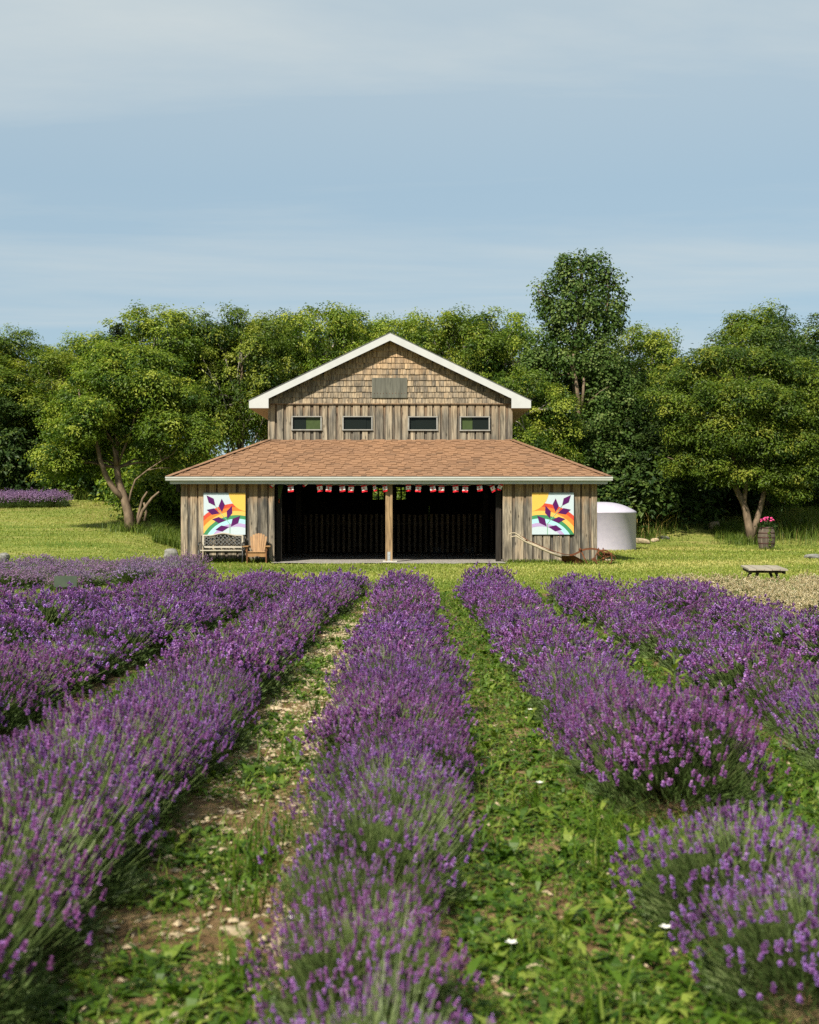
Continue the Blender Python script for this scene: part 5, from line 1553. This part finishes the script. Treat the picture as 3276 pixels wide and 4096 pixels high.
parts = []
lanes = [(X0 + SPC, .38, 4.75, 5.95, .10), (X0 - SPC / 2, .38, 2.2, 22.8, .49), (X0 + SPC / 2, .42, 2.2, 22.8, 1.0), (X0 - 1.5 * SPC, .34, 4.5, 22.8, .8), (X0 + 1.5 * SPC, .36, 4.5, 22.8, .9), (X0 - 2.5 * SPC, .35, 9, 23, .8), (X0 + 2.5 * SPC, .35, 9, 23, .8)]
for k, (X, hw, Y0, Y1, den) in enumerate(lanes):
    n = int((3600 if den > .5 else 5200) * den); x, y = lane(n, X, hw, Y0, Y1, r_)
    keep = patch_noise(x, y, 3.2, 60 + k) > (.0 if den < .5 else -.9)
    x, y = x[keep], y[keep]
    parts.append(rosettes(x, y, 7, .03 + .075 * r_.random(len(x)) ** 1.8, np.clip(.5 + .27 * r_.normal(size=len(x)), 0, 1), r_))
    n = int(4200 * den + 2600); x, y = lane(n, X, hw * 1.1, Y0, Y1, r_)
    parts.append(blades(x, y, np.full(n, .02), r_.uniform(.02, .10, n), .003 + .004 * r_.random(n), np.clip(.6 + .3 * r_.normal(size=n), 0, 1), r_, .9, 1.0))
    # low creeping cover
    n = int((26000 if den > .5 else 42000) * den); x, y = lane(n, X, hw * 1.05, Y0, Y1, r_)
    keep = patch_noise(x, y, 3.2, 60 + k) + .35 * r_.normal(size=n) > (.0 if den < .5 else -.9); x, y = x[keep], y[keep]; n = len(x)
    nr = unit(np.stack([r_.normal(size=n) * .45, r_.normal(size=n) * .45, np.ones(n)], 1))
    v, f, t = leaf_cards(np.stack([x, y, .028 + .03 * r_.random(n)], 1), nr, r_.uniform(.010, .034, n), .6, np.clip(.5 + .26 * r_.normal(size=n), 0, 1), r_, 0)
    parts.append((v, f, t))
v, f, t = merge(parts)
tag(link('path_weeds', np_mesh('path_weeds', v, f, M['weed'], attrs={'tint': t})), 'low green weeds and grass covering the paths between lavender rows', 'weeds', kind='stuff')
# tall arching grass tufts on the left path edge
parts = []
for (x, y, h) in [(-.62, 5.3, .22), (-.58, 5.6, .2), (-.66, 5.05, .2), (-.55, 4.6, .14), (-.5, 3.9, .16), (-.42, 3.5, .15), (.42, 4.1, .17), (.55, 3.6, .18), (.35, 3.25, .16), (.9, 5.6, .2), (.75, 5.1, .2), (.62, 6.2, .16), (1.9, 6.8, .22), (2.0, 7.4, .2), (-.70, 7.4, .18), (-.66, 9.1, .16), (.72, 3.1, .16), (.25, 2.9, .14), (-.38, 3.0, .13)]:
    m = 26
    parts.append(blades(x + r_.normal(size=m) * .06, y + r_.normal(size=m) * .07, np.full(m, .02), h * r_.uniform(.6, 1.25, m), .009, np.clip(.55 + .2 * r_.normal(size=m), 0, 1), r_, .35, .9))
v, f, t = merge(parts)
tag(link('grass_tufts', np_mesh('grass_tufts', v, f, M['weed'], attrs={'tint': t})), 'arching grass tufts along the path edges in the foreground', 'grass', kind='stuff')


# stones: many small ones as one litter, large ones singly
def pebble_litter(n, X, hw, Y0, Y1, smin, smax, r2, pw=1.3):
    x, y = lane(n, X, hw, Y0, Y1, r2, pw)
    base = np.array([(1, 0, 0), (-1, 0, 0), (0, 1, 0), (0, -1, 0), (0, 0, 1), (0, 0, -1)], float)
    tri = np.array([(0, 2, 4), (2, 1, 4), (1, 3, 4), (3, 0, 4), (2, 0, 5), (1, 2, 5), (3, 1, 5), (0, 3, 5)])
    sz = smin + (smax - smin) * r2.random(n) ** 2.5
    v = base[None] * (1 + .25 * r2.normal(size=(n, 6, 1))) * sz[:, None, None] * np.stack([r2.uniform(.8, 1.5, n), r2.uniform(.7, 1.1, n), r2.uniform(.35, .6, n)], 1)[:, None]
    a_ = r2.uniform(0, 6.28, n); c, s = np.cos(a_)[:, None], np.sin(a_)[:, None]
    vx = v[..., 0] * c - v[..., 1] * s; vy = v[..., 0] * s + v[..., 1] * c
    v = np.stack([vx + x[:, None], vy + y[:, None], v[..., 2] + .028 + sz[:, None] * .15], 2)
    f = (tri[None] + (np.arange(n) * 6)[:, None, None]).reshape(-1, 3)
    return v.reshape(-1, 3), f, np.zeros(n * 6)


parts = [pebble_litter(3600, X0 - SPC / 2, .33, 2.3, 22, .006, .026, r_), pebble_litter(2200, X0 - SPC / 2 - .04, .26, 7, 17, .008, .034, r_, 1.0), pebble_litter(700, X0 + SPC / 2, .36, 2.3, 22, .006, .03, r_), pebble_litter(500, X0 - 1.5 * SPC, .3, 5, 22, .006, .03, r_), pebble_litter(600, X0 + 1.5 * SPC, .3, 5, 22, .006, .03, r_)]
v, f, t = merge(parts)
tag(link('path_pebbles', np_mesh('path_pebbles', v, f, M['stone'])), 'pale limestone pebbles scattered along the paths', 'pebbles', kind='stuff')
big = [(-.60, 4.36, .13, 'large pale stone on the left path, nearest the camera of the big ones'), (-.44, 4.22, .10, 'flat pale stone on the left path close to the centre row'), (-.40, 4.02, .09, 'pale stone beside the centre row in the lower left'), (-.33, 4.75, .07, 'small pale stone on the left path by the centre row'), (-.68, 3.6, .09, 'pale stone at the bottom of the left path under the dark bush'), (-.72, 3.45, .08, 'low pale stone in the bottom left soil patch'),
       (-.60, 3.5, .08, 'pale chunk in the soil at the bottom of the left path'), (1.55, 6.9, .11, 'brownish flat stone on the right between the first and second row'), (1.75, 7.4, .09, 'pale curled stone by the second right row'), (.98, 9.2, .08, 'pale stone in the weeds halfway up the right path'), (.60, 8.6, .07, 'tan stone beside the centre row on the right path'), (-.62, 7.8, .11, 'broad pale stone on the bare middle of the left path'), (-.75, 9.6, .10, 'broad tan stone further up the left path'), (-.85, 10.8, .11, 'flat tan stone at the far bare stretch of the left path')]
for i, (x, y, s, lab) in enumerate(big):
    o = blob(M['stone'], 'path_stone', (s * .85, s * .62, s * .38), (x, y, .018), 500 + i, n=12, rough=.22)
    o.rotation_euler = (0, 0, i * 1.3)
    tag(o, lab, 'stone', 'larger stones on the paths')
for i, (x, y, z, lab) in enumerate([(-.42, 4.45, .05, 'small white blossom on the left path near the big stones'), (-.28, 3.05, .09, 'white blossom at the lower left of the centre row'), (.33, 4.05, .1, 'white blossom at the right foot of the centre row'), (.86, 4.2, .1, 'white blossom beside the near right bush'), (.66, 6.35, .12, 'white blossom in the right path weeds'), (.84, 8.7, .12, 'white blossom in the right path near the first right row'), (-.66, 8.3, .1, 'white blossom on the left path beyond the bare stones'), (-1.9, 6.1, .1, 'white blossom in the gap at the left edge')]):
    b_ = empty('white_blossom', (x, y, z), i, lab, 'blossom', 'white blossoms between the rows')
    mb = MB()
    for k in range(5):
        a_ = k * 1.2566; c_, s_ = math.cos(a_), math.sin(a_)
        mb.add([(0, 0, 0), (.012 * c_ - .008 * s_, .012 * s_ + .008 * c_, .008), (.022 * c_, .022 * s_, .010), (.012 * c_ + .008 * s_, .012 * s_ - .008 * c_, .008)], [(0, 3, 2, 1)])
    mb.build('petals', M['white_petal'], b_)
    MB().tube([(0, 0, 0), (.004, .003, -z + .02)], .002, 5).build('stalk', M['lav_stem'], b_)

# milkweed between the right rows
mw = empty('milkweed_plant', (1.80, 8.5, .02), .4, 'bright green broad-leaved weed standing up among the right lavender rows', 'weed plant')
MB().tube([(0, 0, 0), (.01, 0, .3), (0, .01, .56)], [.008, .007, .004], 6).build('stem', M['lav_stem'], mw)
for k in range(9):
    a_ = k * 2.1; z = .2 + .04 * k; L_ = .17 - .008 * k
    d = np.array([math.cos(a_), math.sin(a_), .55 + .09 * k]); d /= np.linalg.norm(d); s = np.array([-math.sin(a_), math.cos(a_), 0])
    p = np.array([0, 0, z]); W = L_ * .36
    vv = [p, p + d * L_ * .3 + s * W * .45, p + d * L_ * .65 + s * W * .45 - np.array([0, 0, .01]), p + d * L_ - np.array([0, 0, .03]), p + d * L_ * .65 - s * W * .45 - np.array([0, 0, .01]), p + d * L_ * .3 - s * W * .45]
    me = np_mesh('milkweed_leaf', np.array(vv), np.array([[0, 1, 2, 3], [0, 3, 4, 5]]), M['weed'], attrs={'tint': np.full(6, .7 + .03 * k)})
    link('leaf', me, mw)

# ------------------------------------------------------------------ geraniums, stones, low table, plate
ger = empty('geranium_plant', (bxp, by_, bz + .83), 0, 'bright pink geraniums growing out of the oak barrel', 'flower plant')
r_ = np.random.default_rng(8)
nl = 420
p = np.stack([r_.normal(size=nl) * .15, r_.normal(size=nl) * .13, .02 + .2 * r_.random(nl)], 1)
v, f, t = leaf_cards(p, unit(r_.normal(size=(nl, 3)) * .5 + np.array([0, 0, .8])), r_.uniform(.06, .1, nl), .9, r_.random(nl) * .6, r_, .2)
tag(link('leaves', np_mesh('geranium_leaves', v, f, M['leaf_dark'], attrs={'tint': t}), ger), kind='stuff')
for k, (gx_, gz_) in enumerate([(-.24, .34), (-.13, .37), (-.05, .41), (.04, .35), (.08, .43), (.15, .40), (.22, .34), (.26, .33), (-.19, .28), (.0, .30), (.13, .30), (-.10, .33)]):
    gy_ = -.12 + .05 * (k % 5)
    fh = blob(M['pink'], 'flower_head', (.075, .075, .065), (gx_, gy_, gz_), 700 + k, ger, n=10, rough=.5)
    MB().tube([(gx_ * .4, gy_ * .4, .05), (gx_, gy_, gz_ + .02)], .006, 5).build('flower_stalk', M['lav_stem'], ger)
tr = [(.02, -.27, .02), (.02, -.36, -.1), (.0, -.37, -.3), (.02, -.37, -.5), (.01, -.365, -.66)]
MB().tube(tr, .006, 5).build('trailing_stem', M['lav_stem'], ger)
pts = np.concatenate([np.array(tr[i])[None] + (np.array(tr[i + 1]) - np.array(tr[i]))[None] * np.linspace(0, 1, 14)[:, None] for i in range(4)]) + r_.normal(size=(56, 3)) * .02
v, f, t = leaf_cards(pts, unit(r_.normal(size=(56, 3)) + np.array([0, -1, .3])), np.full(56, .06), .7, .5 + .5 * r_.random(56), r_, .5)
link('trailing_leaves', np_mesh('trailing_leaves', v, f, M['weed'], attrs={'tint': t}), ger)

for i, (px, py, Y, d, m, lab) in enumerate([
    (359, 1172, 36.6, (.42, .4, .36), 'grey_stone', 'grey boulder on top of the flat slabs beside the left barn corner'),
    (351, 1176, 36.2, (.62, .5, .16), 'grey_stone', 'flat pale slab under the grey boulder left of the barn'),
    (372, 1175, 37.2, (.3, .4, .26), 'grey_stone', 'small dark stone between the boulder and the barn wall'),
    (1350, 1106, 54, (.75, .5, .3), 'stone', 'pale boulder at the foot of the bank right of the tank'), (1378, 1104, 54.5, (.35, .3, .2), 'stone', 'small pale stone right of the boulder by the tank'), (1398, 1101, 55, (.5, .35, .18), 'grey_stone', 'flat light stone furthest right at the foot of the bank'),
    (1505, 1117, 57, (.5, .4, .45), 'stone', 'rounded pinkish stone beside the weeds left of the forked maple'),
    (1712, 1170, 40.5, (.55, .5, .2), 'grey_stone', 'upper flat grey stone at the right edge of the lawn'), (1720, 1174, 40, (.6, .45, .16), 'grey_stone', 'lower flat grey stone at the right edge of the lawn'),
    (2, 1168, 37, (.5, .5, .35), 'grey_stone', 'dark stone cut by the left edge behind the lavender')]):
    p = dat(px, py, Y)
    z = gzf(p.x, Y)
    if i == 0: z += .14
    o = blob(M[m], 'field_stone', d, (p.x, Y, z - .02), 600 + i, n=14, rough=.2)
    tag(o, lab, 'stone', 'stones lying on the lawn')

tbl = empty('low_table', (dat(1608, 0, 24.4).x + .02, 24.5, gzf(6.6, 24.5)), R(-10), 'low plank table standing on the lawn behind the cream lavender', 'table')
for i in range(5): piece('plank', BM['table_wood'], tbl, (-.29 + i * .145, 0, .40 + .004 * (i % 2)), (.138, 1.75 + .03 * math.sin(i * 2), .03))
for sy in (-1, 1):
    MB().box((0, sy * .62, .362), (.66, .06, .06)).build('cross_bearer', M['table_dark'], tbl)
    for sx in (-1, 1): MB().bar((sx * .16, sy * .62, .36), (sx * .30, sy * .62, 0), .05, .09, (0, 1, 0)).build('leg', M['table_dark'], tbl)
for sx in (-1, 1): MB().box((sx * .31, 0, .355), (.03, 1.6, .07)).build('apron', M['table_dark'], tbl)

pl_ = empty('plant_marker', (dat(138, 0, 22.3).x, 22.3, -.16), R(-6), 'blank dull green marker plate among the lavender on the left', 'marker')
MB().box((0, 0, .42), (.42, .012, .2), (R(-3), 0, 0)).build('plate', M['sign_plate'], pl_)
for sx in (-.12, .12): MB().tube([(sx, .03, 0), (sx, .012, .45)], .008, 6).build('stake', M['iron_grey'], pl_)
